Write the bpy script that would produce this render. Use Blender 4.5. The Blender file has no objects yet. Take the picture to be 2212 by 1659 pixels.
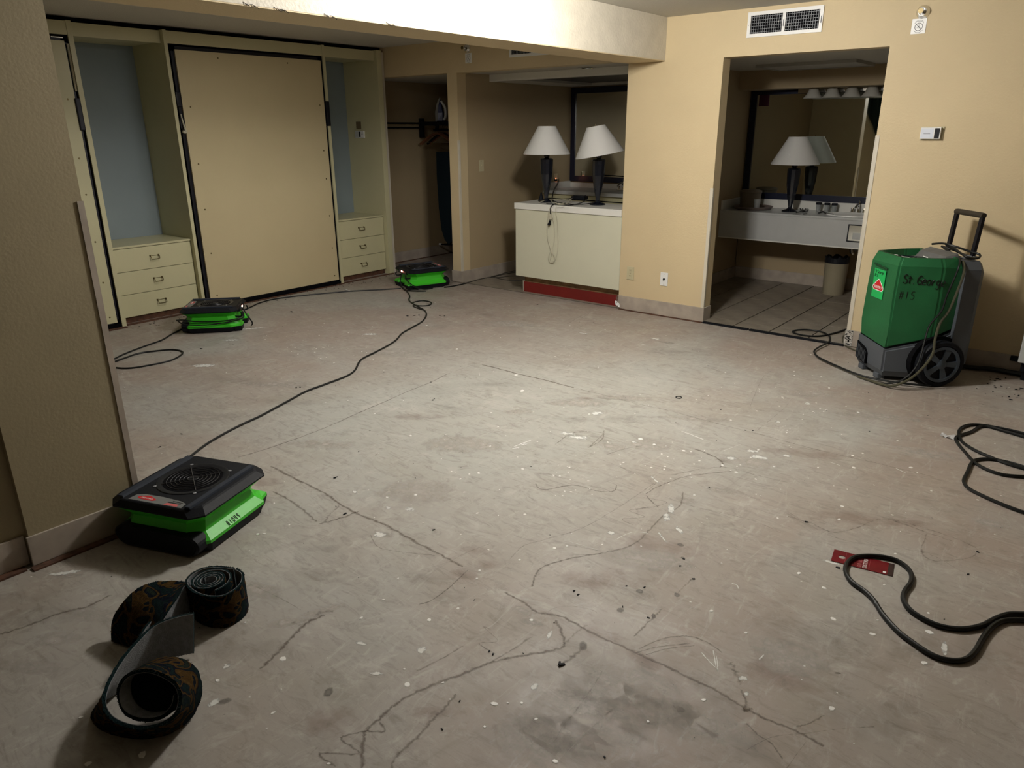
import bpy, bmesh, math, random
from mathutils import Vector, Matrix, Euler
random.seed(7)
R = math.radians
PI = math.pi
C = bpy.context.scene.collection
scene = bpy.context.scene

# ------------------------------------------------------------------ camera, world, light, exposure
CAM_F, CAM_YAW, CAM_PITCH, CAM_ROLL, CAM_H = 1578.28, .687, .3359, -.0069, 1.6
_f = Vector((-math.sin(CAM_YAW)*math.cos(CAM_PITCH), math.cos(CAM_YAW)*math.cos(CAM_PITCH), -math.sin(CAM_PITCH)))
_r0 = Vector((math.cos(CAM_YAW), math.sin(CAM_YAW), 0)); _u0 = _r0.cross(_f)
_r = _r0*math.cos(CAM_ROLL)+_u0*math.sin(CAM_ROLL); _u = -_r0*math.sin(CAM_ROLL)+_u0*math.cos(CAM_ROLL)
_o = Vector((0, 0, CAM_H))
cam = bpy.data.cameras.new('camera'); camo = bpy.data.objects.new('camera', cam); C.objects.link(camo)
cam.sensor_fit = 'HORIZONTAL'; cam.sensor_width = 36; cam.lens = 36*CAM_F/2212
cam.clip_start = .05; cam.clip_end = 60
camo.matrix_world = Matrix((( _r.x, _u.x, -_f.x, _o.x), (_r.y, _u.y, -_f.y, _o.y), (_r.z, _u.z, -_f.z, _o.z), (0, 0, 0, 1)))
scene.camera = camo
w = bpy.data.worlds.new('world'); scene.world = w; w.use_nodes = True
w.node_tree.nodes['Background'].inputs[0].default_value = (.6, .7, 1, 1)
w.node_tree.nodes['Background'].inputs[1].default_value = 0.0
LX, LY, LZ = -2.2, 3.45, 2.31
def point(name, loc, energy, radius, col):
    l = bpy.data.lights.new(name, 'POINT'); l.energy = energy; l.shadow_soft_size = radius; l.color = col
    o = bpy.data.objects.new(name, l); o.location = loc; C.objects.link(o); return o
point('ceiling_bulb', (LX, LY, LZ), 62, .13, (1, .965, .91))
def area(name, loc, sx, sy, energy, col):      # flat fill light facing down
    l = bpy.data.lights.new(name, 'AREA'); l.shape = 'RECTANGLE'; l.size = sx; l.size_y = sy; l.energy = energy; l.color = col
    o = bpy.data.objects.new(name, l); o.location = loc; C.objects.link(o); return o
PX, PY = -4.75, 3.55
area('bedroom_fill', (PX, PY, 2.385), .55, .55, 5, (1, .965, .91))  # unseen fill light, added because the far room came out too dark
scene.view_settings.view_transform = 'Standard'; scene.view_settings.look = 'None'
scene.view_settings.exposure = 1.85; scene.view_settings.gamma = 1
scene.view_settings.use_curve_mapping = False

# ------------------------------------------------------------------ measuring helper: where a sight line meets a plane of the room
def at(px, py, ax='Z', v=0.):
    d = _f + _r*((px-1106)/CAM_F) - _u*((py-829.5)/CAM_F)
    i = 'XYZ'.index(ax); t = (v-_o[i])/d[i]
    return _o + d*t

# ------------------------------------------------------------------ materials
MATS = {}
def mat(name, col, rough=.6, metal=0, bump=0, bscale=60, var=0, vscale=3, emis=None, spec=.5, var_col=None, trans=0, coat=0, detail=3):
    if name in MATS: return MATS[name]
    m = bpy.data.materials.new(name); m.use_nodes = True; nt = m.node_tree; b = nt.nodes['Principled BSDF']
    b.inputs['Base Color'].default_value = (*col, 1); b.inputs['Roughness'].default_value = rough
    b.inputs['Metallic'].default_value = metal; b.inputs['Specular IOR Level'].default_value = spec
    b.inputs['Transmission Weight'].default_value = trans; b.inputs['Coat Weight'].default_value = coat
    tc = nt.nodes.new('ShaderNodeTexCoord')
    if var or var_col:
        n = nt.nodes.new('ShaderNodeTexNoise'); n.inputs['Scale'].default_value = vscale; n.inputs['Detail'].default_value = 5
        nt.links.new(tc.outputs['Object'], n.inputs['Vector'])
        mx = nt.nodes.new('ShaderNodeMix'); mx.data_type = 'RGBA'
        rp = nt.nodes.new('ShaderNodeMapRange'); rp.inputs[1].default_value = .35; rp.inputs[2].default_value = .65
        nt.links.new(n.outputs['Fac'], rp.inputs[0]); nt.links.new(rp.outputs[0], mx.inputs[0])
        c2 = var_col or tuple(c*(1-var) for c in col)
        mx.inputs[6].default_value = (*col, 1); mx.inputs[7].default_value = (*c2, 1)
        nt.links.new(mx.outputs[2], b.inputs['Base Color'])
    if bump:
        n = nt.nodes.new('ShaderNodeTexNoise'); n.inputs['Scale'].default_value = bscale; n.inputs['Detail'].default_value = detail
        nt.links.new(tc.outputs['Object'], n.inputs['Vector'])
        bp = nt.nodes.new('ShaderNodeBump'); bp.inputs['Strength'].default_value = bump; bp.inputs['Distance'].default_value = .004
        nt.links.new(n.outputs['Fac'], bp.inputs['Height']); nt.links.new(bp.outputs[0], b.inputs['Normal'])
    if emis:
        b.inputs['Emission Color'].default_value = (*emis[:3], 1); b.inputs['Emission Strength'].default_value = emis[3]
    MATS[name] = m; return m

WALL = mat('wall_paint', (.62, .50, .305), .62, bump=.35, bscale=90, var=.07, vscale=1.3)
WALL_ROUGH = mat('beam_plaster', (.62, .57, .47), .55, bump=.7, bscale=55, var=.1, vscale=8, detail=5)
PILLAR = mat('pillar_paint_shaded', (.34, .285, .175), .62, bump=.18, bscale=80, var=.12, vscale=1.6, detail=4)  # same wall paint, darkened: the pillar's weak grazing light is in the colour
CEIL = mat('ceiling_paint', (.52, .50, .44), .85, bump=.5, bscale=120)
BASEB = mat('baseboard_vinyl', (.43, .37, .31), .5, var=.22, vscale=9, bump=.1, bscale=30)
GUARD = mat('corner_guard_vinyl', (.62, .57, .47), .45, var=.1, vscale=6)
SHADEDWALL = mat('shaded_wall_paint', (.40, .31, .185), .7, bump=.3, bscale=90)  # same wall paint, darkened: shade of the inner rooms is in the colour
CREAM = mat('cream_laminate', (.56, .53, .33), .38, var=.05, vscale=2.5)
BEDFACE = mat('tan_laminate', (.56, .475, .29), .36, var=.05, vscale=2)
BLUEB = mat('blue_grey_board', (.23, .28, .30), .6, var=.08, vscale=2)
WHITE = mat('white_laminate', (.72, .71, .66), .3)
PENF = mat('ivory_laminate', (.62, .61, .47), .36, var=.03, vscale=3)
BLACK = mat('black_gap', (.004, .004, .005), .8, spec=.05)
STEELB = mat('black_steel', (.012, .013, .02), .35, metal=.4)
BRASS = mat('antique_brass', (.18, .14, .07), .35, metal=.9)
CHROME = mat('chrome', (.75, .75, .74), .12, metal=1)
WOOD = mat('raw_wood', (.34, .22, .11), .8, var=.4, vscale=14, bump=.4, bscale=60)
TACK = mat('tack_strip_wood', (.11, .045, .022), .85, var=.5, vscale=30, bump=.5, bscale=80)
REDP = mat('dark_red_paint', (.17, .008, .006), .55, var=.15, vscale=6)
BEIGEP = mat('beige_plastic', (.52, .47, .30), .4)
WHITEP = mat('white_plastic', (.78, .78, .76), .35)
GREYP = mat('grey_plastic', (.080, .090, .104), .5)
BLACKP = mat('black_plastic', (.006, .007, .010), .55, spec=.18, bump=.15, bscale=300)
BLACKG = mat('glossy_black_plastic', (.010, .011, .014), .35, spec=.3)
LIME = mat('lime_plastic', (.045, .50, .018), .45, var=.08, vscale=5, bump=.08, bscale=250)
DGREEN = mat('green_plastic', (.014, .130, .042), .48, var=.2, vscale=4, bump=.15, bscale=120)
STICK = mat('bright_green_sticker', (.01, .42, .10), .3)
REDS = mat('logo_red', (.55, .015, .02), .4)
CABLE = mat('black_cable_rubber', (.008, .009, .009), .42, spec=.3)
CLEAR = mat('clear_hose', (.10, .095, .06), .3, trans=.3)
WCABLE = mat('ivory_cable', (.50, .47, .36), .45)
NAVY = mat('navy_painted_frame', (.006, .009, .028), .35)
MIRROR = mat('mirror_glass', (.80, .84, .80), .02, metal=1)
LAMPB = mat('lamp_ceramic', (.005, .007, .013), .22, coat=.4)
SHADE = mat('lamp_shade_fabric', (.60, .595, .57), .8, bump=.15, bscale=300)
INK = mat('marker_ink', (.004, .005, .004), .5)
INKG = mat('grey_print', (.12, .12, .13), .5)
GLASS = mat('drinking_glass', (.75, .78, .78), .08, trans=.75)
TILEM = mat('floor_tile_glaze', (.25, .215, .17), .42, var=.35, vscale=7, bump=.2, bscale=25)
GROUT = mat('grout', (.05, .038, .03), .9)
COUNTER = mat('grey_laminate', (.50, .51, .50), .3, var=.05, vscale=10)
LED = mat('red_pilot_light', (.8, .1, .05), .4, emis=(1, .32, .22, 14))
TEALB = mat('ironing_cover', (.004, .022, .040), .85)
HWOOD = mat('hanger_wood', (.16, .06, .022), .5)
FROST = mat('frosted_glass', (.40, .39, .35), .4)
MAROON = mat('card_maroon', (.15, .004, .009), .4, spec=.2, var=.25, vscale=12)
PAPER = mat('white_paper', (.80, .80, .80), .7)
PURPLE = mat('purple_card', (.07, .006, .035), .5)
CURT = mat('dark_green_curtain', (.012, .03, .025), .8)
FRINGE = mat('cream_fringe', (.55, .48, .30), .9, bump=.6, bscale=200)
EMIT = mat('lit_globe', (.9, .88, .82), .5, emis=(1, .95, .88, 6))
DUCT = mat('duct_metal', (.30, .31, .33), .5, metal=.3)

# concrete slab
def concrete():
    m = bpy.data.materials.new('worn_concrete'); m.use_nodes = True; nt = m.node_tree; b = nt.nodes['Principled BSDF']
    L = nt.links.new; N = nt.nodes.new
    tc = N('ShaderNodeTexCoord')
    def noise(scale, detail=6, rough=.55, dist=0, stretch=None, rot=0):
        n = N('ShaderNodeTexNoise'); n.inputs['Scale'].default_value = scale; n.inputs['Detail'].default_value = detail
        n.inputs['Roughness'].default_value = rough; n.inputs['Distortion'].default_value = dist
        if stretch:
            mp = N('ShaderNodeMapping'); mp.inputs['Scale'].default_value = stretch; mp.inputs['Rotation'].default_value = (0, 0, rot)
            L(tc.outputs['Object'], mp.inputs[0]); L(mp.outputs[0], n.inputs[0])
        else: L(tc.outputs['Object'], n.inputs[0])
        return n
    def rng(src, a, b_, c=0, d=1):
        r = N('ShaderNodeMapRange'); r.inputs[1].default_value = a; r.inputs[2].default_value = b_; r.inputs[3].default_value = c; r.inputs[4].default_value = d
        L(src, r.inputs[0]); return r.outputs[0]
    def mix(f, a, b_):
        x = N('ShaderNodeMix'); x.data_type = 'RGBA'
        if isinstance(f, float): x.inputs[0].default_value = f
        else: L(f, x.inputs[0])
        for i, s in ((6, a), (7, b_)):
            if isinstance(s, tuple): x.inputs[i].default_value = (*s, 1)
            else: L(s, x.inputs[i])
        return x.outputs[2]
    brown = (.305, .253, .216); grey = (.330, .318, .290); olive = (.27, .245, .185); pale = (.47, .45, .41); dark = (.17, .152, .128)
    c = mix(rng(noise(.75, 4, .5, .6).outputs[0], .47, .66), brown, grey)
    # paler grey-green zone in the middle of the room, edges broken up by noise
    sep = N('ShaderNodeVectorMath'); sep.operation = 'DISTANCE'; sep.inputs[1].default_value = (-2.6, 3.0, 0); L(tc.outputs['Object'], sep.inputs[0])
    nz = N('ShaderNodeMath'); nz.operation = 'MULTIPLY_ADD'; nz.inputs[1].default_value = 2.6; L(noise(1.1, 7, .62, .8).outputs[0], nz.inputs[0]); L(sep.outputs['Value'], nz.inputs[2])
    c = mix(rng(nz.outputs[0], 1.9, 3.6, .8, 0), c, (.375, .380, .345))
    c = mix(rng(noise(1.6, 6, .6, 1.2).outputs[0], .52, .74, 0, .3), c, olive)
    c = mix(rng(noise(2.4, 9, .66, 1.5, (1, 2.2, 1), .8).outputs[0], .55, .80, 0, .75), c, pale)
    c = mix(rng(noise(3.1, 9, .68, .9, (2.4, 1, 1), .5).outputs[0], .58, .80, 0, .6), c, dark)
    c = mix(rng(noise(5.5, 9, .72, 2.2, (1, 3, 1), .9).outputs[0], .50, .72, 0, .7), c, dark)
    c = mix(rng(noise(4.2, 10, .74, 2.0, (3, 1, 1), .35).outputs[0], .54, .72, 0, .65), c, pale)
    c = mix(rng(noise(13, 9, .75, .8).outputs[0], .54, .72, 0, .45), c, pale)
    c = mix(rng(noise(34, 5, .7).outputs[0], .56, .75, 0, .22), c, dark)
    L(c, b.inputs['Base Color'])
    L(rng(noise(4, 6).outputs[0], .3, .7, .42, .68), b.inputs['Roughness'])
    b.inputs['Specular IOR Level'].default_value = .4
    bp = N('ShaderNodeBump'); bp.inputs['Strength'].default_value = .25; bp.inputs['Distance'].default_value = .003
    L(noise(26, 9, .7).outputs[0], bp.inputs['Height']); L(bp.outputs[0], b.inputs['Normal'])
    return m
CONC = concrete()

# thin stains and paint on the slab: opacity comes from a vertex attribute broken up by noise
def decal(name, col, nscale=60, soft=(.35, .6), rough=.6):
    m = bpy.data.materials.new(name); m.use_nodes = True; nt = m.node_tree; b = nt.nodes['Principled BSDF']
    b.inputs['Base Color'].default_value = (*col, 1); b.inputs['Roughness'].default_value = rough
    L = nt.links.new; N = nt.nodes.new
    at_ = N('ShaderNodeAttribute'); at_.attribute_name = 'cover'
    n = N('ShaderNodeTexNoise'); n.inputs['Scale'].default_value = nscale; n.inputs['Detail'].default_value = 8; n.inputs['Roughness'].default_value = .65
    tc = N('ShaderNodeTexCoord'); L(tc.outputs['Object'], n.inputs[0])
    a = N('ShaderNodeMath'); a.operation = 'ADD'; L(at_.outputs['Fac'], a.inputs[0]); L(n.outputs[0], a.inputs[1])
    r = N('ShaderNodeMapRange'); r.inputs[1].default_value = 1+soft[0]-.35; r.inputs[2].default_value = 1+soft[1]-.35
    L(a.outputs[0], r.inputs[0])
    t = N('ShaderNodeBsdfTransparent'); x = N('ShaderNodeMixShader')
    mm = N('ShaderNodeMath'); mm.operation = 'MULTIPLY'; L(r.outputs[0], mm.inputs[0])
    st = N('ShaderNodeAttribute'); st.attribute_name = 'strength'; L(st.outputs['Fac'], mm.inputs[1])
    L(mm.outputs[0], x.inputs[0]); L(t.outputs[0], x.inputs[1]); L(b.outputs[0], x.inputs[2])
    L(x.outputs[0], nt.nodes['Material Output'].inputs[0]); return m
D_WHITE = decal('paint_smear_white', (.66, .66, .63), 48, (.20, .42))
D_PALE = decal('pale_scuff', (.47, .43, .385), 14, (.25, .75))
D_BROWN = decal('glue_line_brown', (.165, .122, .095), 55, (.25, .75))
D_DARK = decal('damp_dark_stain', (.165, .148, .125), 12, (.2, .8))
D_RED = decal('reddish_stain', (.27, .145, .115), 10, (.2, .85))

def carpet_mat():
    m = bpy.data.materials.new('patterned_carpet_pile'); m.use_nodes = True; nt = m.node_tree; b = nt.nodes['Principled BSDF']
    L = nt.links.new; N = nt.nodes.new
    uv = N('ShaderNodeUVMap')
    n = N('ShaderNodeTexNoise'); n.inputs['Scale'].default_value = 9; n.inputs['Detail'].default_value = 1.5; n.inputs['Distortion'].default_value = 2.2
    L(uv.outputs[0], n.inputs[0])
    cr = N('ShaderNodeValToRGB'); L(n.outputs[0], cr.inputs[0]); e = cr.color_ramp; e.interpolation = 'CONSTANT'
    e.elements[0].color = (.006, .022, .024, 1); e.elements[1].position = .43; e.elements[1].color = (.004, .008, .02, 1)
    for p, c in ((.47, (.105, .055, .012)), (.52, (.13, .072, .018)), (.555, (.004, .01, .02)), (.60, (.020, .032, .022)), (.66, (.006, .02, .024))):
        q = e.elements.new(p); q.color = (*c, 1)
    n2 = N('ShaderNodeTexNoise'); n2.inputs['Scale'].default_value = 120; L(uv.outputs[0], n2.inputs[0])
    mx = N('ShaderNodeMix'); mx.data_type = 'RGBA'; mx.blend_type = 'MULTIPLY'; mx.inputs[0].default_value = .7
    L(cr.outputs[0], mx.inputs[6]); L(n2.outputs[0], mx.inputs[7])
    L(mx.outputs[2], b.inputs['Base Color']); b.inputs['Roughness'].default_value = .95; b.inputs['Specular IOR Level'].default_value = .1
    wv = N('ShaderNodeTexWave'); wv.inputs['Scale'].default_value = 85; wv.bands_direction = 'Y'; L(uv.outputs[0], wv.inputs[0])
    ad = N('ShaderNodeMath'); ad.operation = 'ADD'; L(wv.outputs['Fac'], ad.inputs[0]); L(n2.outputs[0], ad.inputs[1])
    bp = N('ShaderNodeBump'); bp.inputs['Strength'].default_value = .9; bp.inputs['Distance'].default_value = .004
    L(ad.outputs[0], bp.inputs['Height']); L(bp.outputs[0], b.inputs['Normal']); return m
PILE = carpet_mat()
BACKING = mat('carpet_backing', (.20, .21, .22), .9, bump=.7, bscale=260, var=.25, vscale=60)
EDGEC = mat('carpet_cut_edge', (.07, .10, .095), .9)

# ------------------------------------------------------------------ object helpers
def tag(o, label=None, cat=None, group=None, kind=None):
    if label: o['label'] = label
    if cat: o['category'] = cat
    if group: o['group'] = group
    if kind: o['kind'] = kind
    return o
def thing(name, label, cat, loc=(0, 0, 0), rz=0, group=None):
    o = bpy.data.objects.new(name, None); C.objects.link(o); o.empty_display_size = .05
    o.location = loc; o.rotation_euler = (0, 0, rz); return tag(o, label, cat, group)
def local(p):      # world -> local of a thing
    return (Matrix.Translation(p.location) @ p.rotation_euler.to_matrix().to_4x4()).inverted()
def obj(name, bm, m, parent=None, world=False, smooth=False, recalc=True, label=None):
    me = bpy.data.meshes.new(name)
    if recalc: bmesh.ops.recalc_face_normals(bm, faces=bm.faces)
    if world and parent:
        base = parent
        while base.parent: base = base.parent
        bmesh.ops.transform(bm, matrix=local(base), verts=bm.verts)
    bm.to_mesh(me); bm.free()
    for mm in (m if isinstance(m, (list, tuple)) else [m]): me.materials.append(mm)
    if smooth:
        for p in me.polygons: p.use_smooth = True
        try: me.set_sharp_from_angle(angle=R(40))
        except Exception: pass
    o = bpy.data.objects.new(name, me); C.objects.link(o)
    if parent: o.parent = parent
    if label: o['label'] = label
    return o
def box(x0, x1, y0, y1, z0, z1, bm=None, bev=0):
    bm = bm if bm is not None else bmesh.new()
    x0, x1 = sorted((x0, x1)); y0, y1 = sorted((y0, y1)); z0, z1 = sorted((z0, z1))
    vs = [bm.verts.new((x, y, z)) for z in (z0, z1) for y in (y0, y1) for x in (x0, x1)]
    fs = [bm.faces.new([vs[i] for i in q]) for q in ((0, 2, 3, 1), (4, 5, 7, 6), (0, 1, 5, 4), (2, 6, 7, 3), (0, 4, 6, 2), (1, 3, 7, 5))]
    if bev:
        es = list({e for f in fs for e in f.edges})
        bmesh.ops.bevel(bm, geom=es, offset=bev, segments=2, affect='EDGES', profile=.6)
    return bm
def loft(rings, bm=None, cap=True, closed=True):
    bm = bm if bm is not None else bmesh.new()
    rs = [[bm.verts.new(p) for p in r] for r in rings]
    for a, b in zip(rs, rs[1:]):
        n = len(a)
        for i in range(n if closed else n-1):
            j = (i+1) % n
            bm.faces.new((a[i], a[j], b[j], b[i]))
    if cap:
        bm.faces.new(rs[0][::-1]); bm.faces.new(rs[-1])
    return bm
def lathe(prof, seg=24, bm=None, cx=0, cy=0, cap=True):
    rings = [[(cx+r*math.cos(2*PI*i/seg), cy+r*math.sin(2*PI*i/seg), z) for i in range(seg)] for r, z in prof]
    return loft(rings, bm, cap)
def cr(pts, k=6, closed=False):
    P = [Vector(p) for p in pts]; n = len(P); out = []
    rngn = n if closed else n-1
    for i in range(rngn):
        if closed: a, b, c, d = P[(i-1) % n], P[i], P[(i+1) % n], P[(i+2) % n]
        else: a, b, c, d = P[max(i-1, 0)], P[i], P[i+1], P[min(i+2, n-1)]
        for j in range(k):
            t = j/k; t2 = t*t; t3 = t2*t
            out.append(.5*((2*b)+(c-a)*t+(2*a-5*b+4*c-d)*t2+(3*b-a-3*c+d)*t3))
    if not closed: out.append(P[-1])
    return out
def tube(pts, r, seg=8, bm=None, closed=False, radii=None):
    P = [Vector(p) for p in pts]; n = len(P); bm = bm if bm is not None else bmesh.new()
    prev = None; rings = []
    for i, p in enumerate(P):
        d = (P[(i+1) % n]-P[i-1]) if closed else (P[min(i+1, n-1)]-P[max(i-1, 0)])
        if d.length < 1e-9: d = Vector((0, 0, 1))
        d.normalize()
        if prev is None:
            a = Vector((0, 0, 1)) if abs(d.z) < .9 else Vector((1, 0, 0)); s = d.cross(a).normalized()
        else: s = (prev - d*prev.dot(d)).normalized()
        prev = s; t = d.cross(s); rr = radii[i] if radii else r
        rings.append([bm.verts.new(p+(s*math.cos(2*PI*k/seg)+t*math.sin(2*PI*k/seg))*rr) for k in range(seg)])
    for i in range(n if closed else n-1):
        a, b = rings[i], rings[(i+1) % n]
        for k in range(seg): bm.faces.new((a[k], a[(k+1) % seg], b[(k+1) % seg], b[k]))
    if not closed: bm.faces.new(rings[0][::-1]); bm.faces.new(rings[-1])
    return bm
def prism(poly, z0, z1, bm=None, M=None):
    bm = bm if bm is not None else bmesh.new()
    r0 = [Vector((x, y, z0)) for x, y in poly]; r1 = [Vector((x, y, z1)) for x, y in poly]
    if M: r0 = [M @ v for v in r0]; r1 = [M @ v for v in r1]
    return loft([r0, r1], bm)
def frame_box(x0, x1, z0, z1, wd, y0, y1, bm=None):       # rectangular frame in the XZ plane
    bm = bm if bm is not None else bmesh.new()
    box(x0, x1, y0, y1, z1-wd, z1, bm); box(x0, x1, y0, y1, z0, z0+wd, bm)
    box(x0, x0+wd, y0, y1, z0+wd, z1-wd, bm); box(x1-wd, x1, y0, y1, z0+wd, z1-wd, bm); return bm
def text_mesh(s, size, M, m, parent, name='lettering', depth=.0004, align='CENTER', world=True, squash=1):
    cu = bpy.data.curves.new(name, 'FONT'); cu.body = s; cu.size = size; cu.align_x = align; cu.align_y = 'CENTER'; cu.extrude = depth; cu.resolution_u = 2
    t = bpy.data.objects.new(name, cu); C.objects.link(t)
    dg = bpy.context.evaluated_depsgraph_get(); me = bpy.data.meshes.new_from_object(t.evaluated_get(dg))
    bpy.data.objects.remove(t); bm = bmesh.new(); bm.from_mesh(me); bpy.data.meshes.remove(me); bpy.data.curves.remove(cu)
    bmesh.ops.transform(bm, matrix=M @ Matrix.Diagonal((squash, 1, 1, 1)), verts=bm.verts)
    return obj(name, bm, m, parent, world=world, recalc=False)
def basis(o, x, y):       # matrix with given origin, x axis, y axis
    x = Vector(x).normalized(); y = Vector(y); y = (y-x*y.dot(x)).normalized(); z = x.cross(y)
    return Matrix(((x.x, y.x, z.x, o[0]), (x.y, y.y, z.y, o[1]), (x.z, y.z, z.z, o[2]), (0, 0, 0, 1)))
LET = {'S': [[(.9, .85), (.5, 1), (.15, .8), (.3, .55), (.75, .45), (.85, .2), (.5, 0), (.1, .12)]],
 't': [[(.4, .85), (.4, .15), (.55, 0)], [(.1, .62), (.75, .62)]], '.': [[(.2, .0), (.3, .06)]],
 'G': [[(.9, .85), (.55, 1), (.15, .7), (.1, .3), (.4, 0), (.8, .1), (.88, .42), (.5, .42)]],
 'e': [[(.15, .32), (.75, .38), (.65, .6), (.35, .62), (.12, .35), (.3, .02), (.75, .08)]],
 'o': [[(.45, .6), (.12, .4), (.2, .05), (.6, .0), (.8, .3), (.65, .58), (.45, .6)]],
 'r': [[(.2, .6), (.22, 0)], [(.22, .35), (.45, .58), (.7, .55)]],
 'g': [[(.7, .55), (.35, .6), (.15, .3), (.4, .05), (.7, .25), (.72, .55), (.7, -.2), (.4, -.42), (.15, -.3)]],
 '#': [[(.3, 1), (.2, 0)], [(.7, 1), (.6, 0)], [(.02, .68), (.92, .72)], [(0, .3), (.9, .36)]],
 '1': [[(.5, 1), (.42, 0)]], '5': [[(.85, 1), (.3, .97), (.25, .6), (.65, .6), (.8, .3), (.55, .02), (.12, .08)]],
 '0': [[(.5, 1), (.18, .7), (.2, .2), (.5, 0), (.78, .3), (.75, .8), (.5, 1)]],
 '4': [[(.25, 1), (.2, .5), (.8, .5)], [(.75, 1), (.7, 0)]],
 '9': [[(.75, .85), (.45, 1), (.2, .75), (.4, .52), (.75, .62), (.75, .9), (.68, 0)]], ' ': []}
def handwriting(s, size, M, m, parent, adv=.62, pen=.07):
    x = 0
    for ch in s:
        bm = bmesh.new()
        for st in LET[ch]:
            pts = cr([(x+a*size*.55, b*size, 0) for a, b in st], 3)
            tube([M @ p for p in pts], size*pen, 5, bm)
        x += size*adv*(.5 if ch in '. ' else 1)
        if LET[ch]: obj('written_character', bm, m, parent, world=True)
        else: bm.free()
def copy_tree(o, parent=None):
    c = o.copy(); C.objects.link(c)
    if parent: c.parent = parent
    for ch in [q for q in bpy.data.objects if q.parent == o]: copy_tree(ch, c)
    return c

# ------------------------------------------------------------------ room shell
Y1 = 5.828; XF = -6.52; H = 2.438
def struct(name, bm, m, parent=None, smooth=False):
    o = obj(name, bm, m, parent, smooth=smooth)
    if not parent: o['kind'] = 'structure'
    return o
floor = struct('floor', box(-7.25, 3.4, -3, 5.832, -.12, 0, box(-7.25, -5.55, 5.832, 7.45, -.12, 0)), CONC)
ceil = struct('ceiling', box(-7.25, 3.4, -3, 5.96, H, H+.1), CEIL)
b = box(-7.25, -7.0, Y1, Y1+.13, 0, H)
box(-7.0, -5.61, Y1, Y1+.13, 2.14, H, b); box(-5.61, -5.474, Y1, Y1+.13, 0, H, b)
box(-5.474, -3.483, Y1, Y1+.13, 2.137, H, b); box(-3.483, -2.636, Y1, Y1+.13, 0, H, b)
box(-2.636, -1.448, Y1, Y1+.13, 2.112, H, b); box(-1.448, 3.4, Y1, Y1+.13, 0, H, b)
struct('wall_back', b, WALL)
struct('wall_left', box(-7.25, -7.15, -1.1, 5.827, 0, H), WALL); struct('wall_closet_left', box(-7.2, -7.03, 5.96, 7.45, 0, H), SHADEDWALL)
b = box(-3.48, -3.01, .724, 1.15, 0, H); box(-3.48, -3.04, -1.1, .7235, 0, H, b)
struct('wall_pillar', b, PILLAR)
struct('wall_divider', box(-5.61, -5.474, Y1+.131, 7.85, 0, H, box(-3.483, -3.25, Y1+.131, 7.93, 0, H)), SHADEDWALL)
struct('wall_closet_back', box(-7.03, -5.61, 7.40, 7.5, 0, H), SHADEDWALL)
struct('wall_alcove_back', box(-5.7, -3.3, 7.86, 7.96, 0, H), SHADEDWALL)
struct('wall_bathroom_back', box(-3.25, -.95, 7.94, 8.04, 0, H), SHADEDWALL)
struct('wall_bathroom_right', box(-1.05, -.95, Y1+.131, 7.94, 0, H), SHADEDWALL)
struct('wall_right', box(3.3, 3.4, -3, 5.82, 0, H), SHADEDWALL)  # unseen walls, colour darkened to cut bounced light
struct('wall_rear', box(-3.04, 3.3, -3, -2.9, 0, H), SHADEDWALL); struct('wall_bedroom_rear', box(-7.15, -3.04, -1.1, -1.0, 0, H), WALL)
struct('ceiling_bathroom', box(-3.25, -1.05, Y1+.131, 7.94, 2.13, 2.3), CEIL)
struct('ceiling_alcove', box(-5.474, -3.483, Y1+.131, 7.86, 2.142, 2.3), CEIL)
struct('ceiling_closet', box(-7.03, -5.61, Y1+.131, 7.40, 2.142, 2.3), CEIL)
struct('trim_1', box(-3.483, -3.14, 1.15, Y1-.001, 2.119, H-.001), WALL_ROUGH)       # beam between pillar and back wall
struct('trim_2', box(-3.482, -3.141, 1.151, Y1-.002, 2.113, 2.1185), WALL)            # painted underside of the beam
struct('trim_3', box(-3.249, -1.051, 7.60, 7.939, 1.955, 2.129), SHADEDWALL)              # soffit over the bathroom mirror
# mirror-side soffit of the alcove with a recessed dark light panel
b = box(-5.473, -3.484, 6.33, 6.42, 2.074, 2.141); box(-5.473, -3.484, 7.72, 7.859, 2.074, 2.141, b)
box(-5.473, -5.1, 6.42, 7.72, 2.074, 2.141, b); box(-3.56, -3.484, 6.42, 7.72, 2.074, 2.141, b)
struct('trim_4', b, WHITE)
dl = at(1268, 146, 'Z', 2.14)
t = thing('recessed_downlight', 'dark unlit round downlight in the alcove ceiling strip', 'light', (dl.x, dl.y, 2.14))
obj('trim_ring', lathe([(.085, 0), (.085, -.004), (.070, -.006), (.068, -.0005)], 28), CHROME, t); obj('can_opening', lathe([(.066, -.0006), (.064, -.002)], 28), BLACK, t)
bm = bmesh.new()
for px, py in ((526, 4), (533, 8), (592, 15), (598, 17), (700, 29), (706, 32), (834, 47), (838, 50)):
    p = at(px, py, 'X', -3.1385); tube(cr([p, p+Vector((.004, .015, -.012)), p+Vector((.002, .04, -.006)), p+Vector((.006, .055, -.016))], 3), .0014, 4, bm)
o = obj('peeling_edge', bm, STEELB, bpy.data.objects['trim_1']); o['kind'] = 'stuff'
obj('recessed_panel', box(-5.1, -3.56, 6.42, 7.72, 2.10, 2.14), NAVY, bpy.data.objects['trim_4'])

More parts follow.
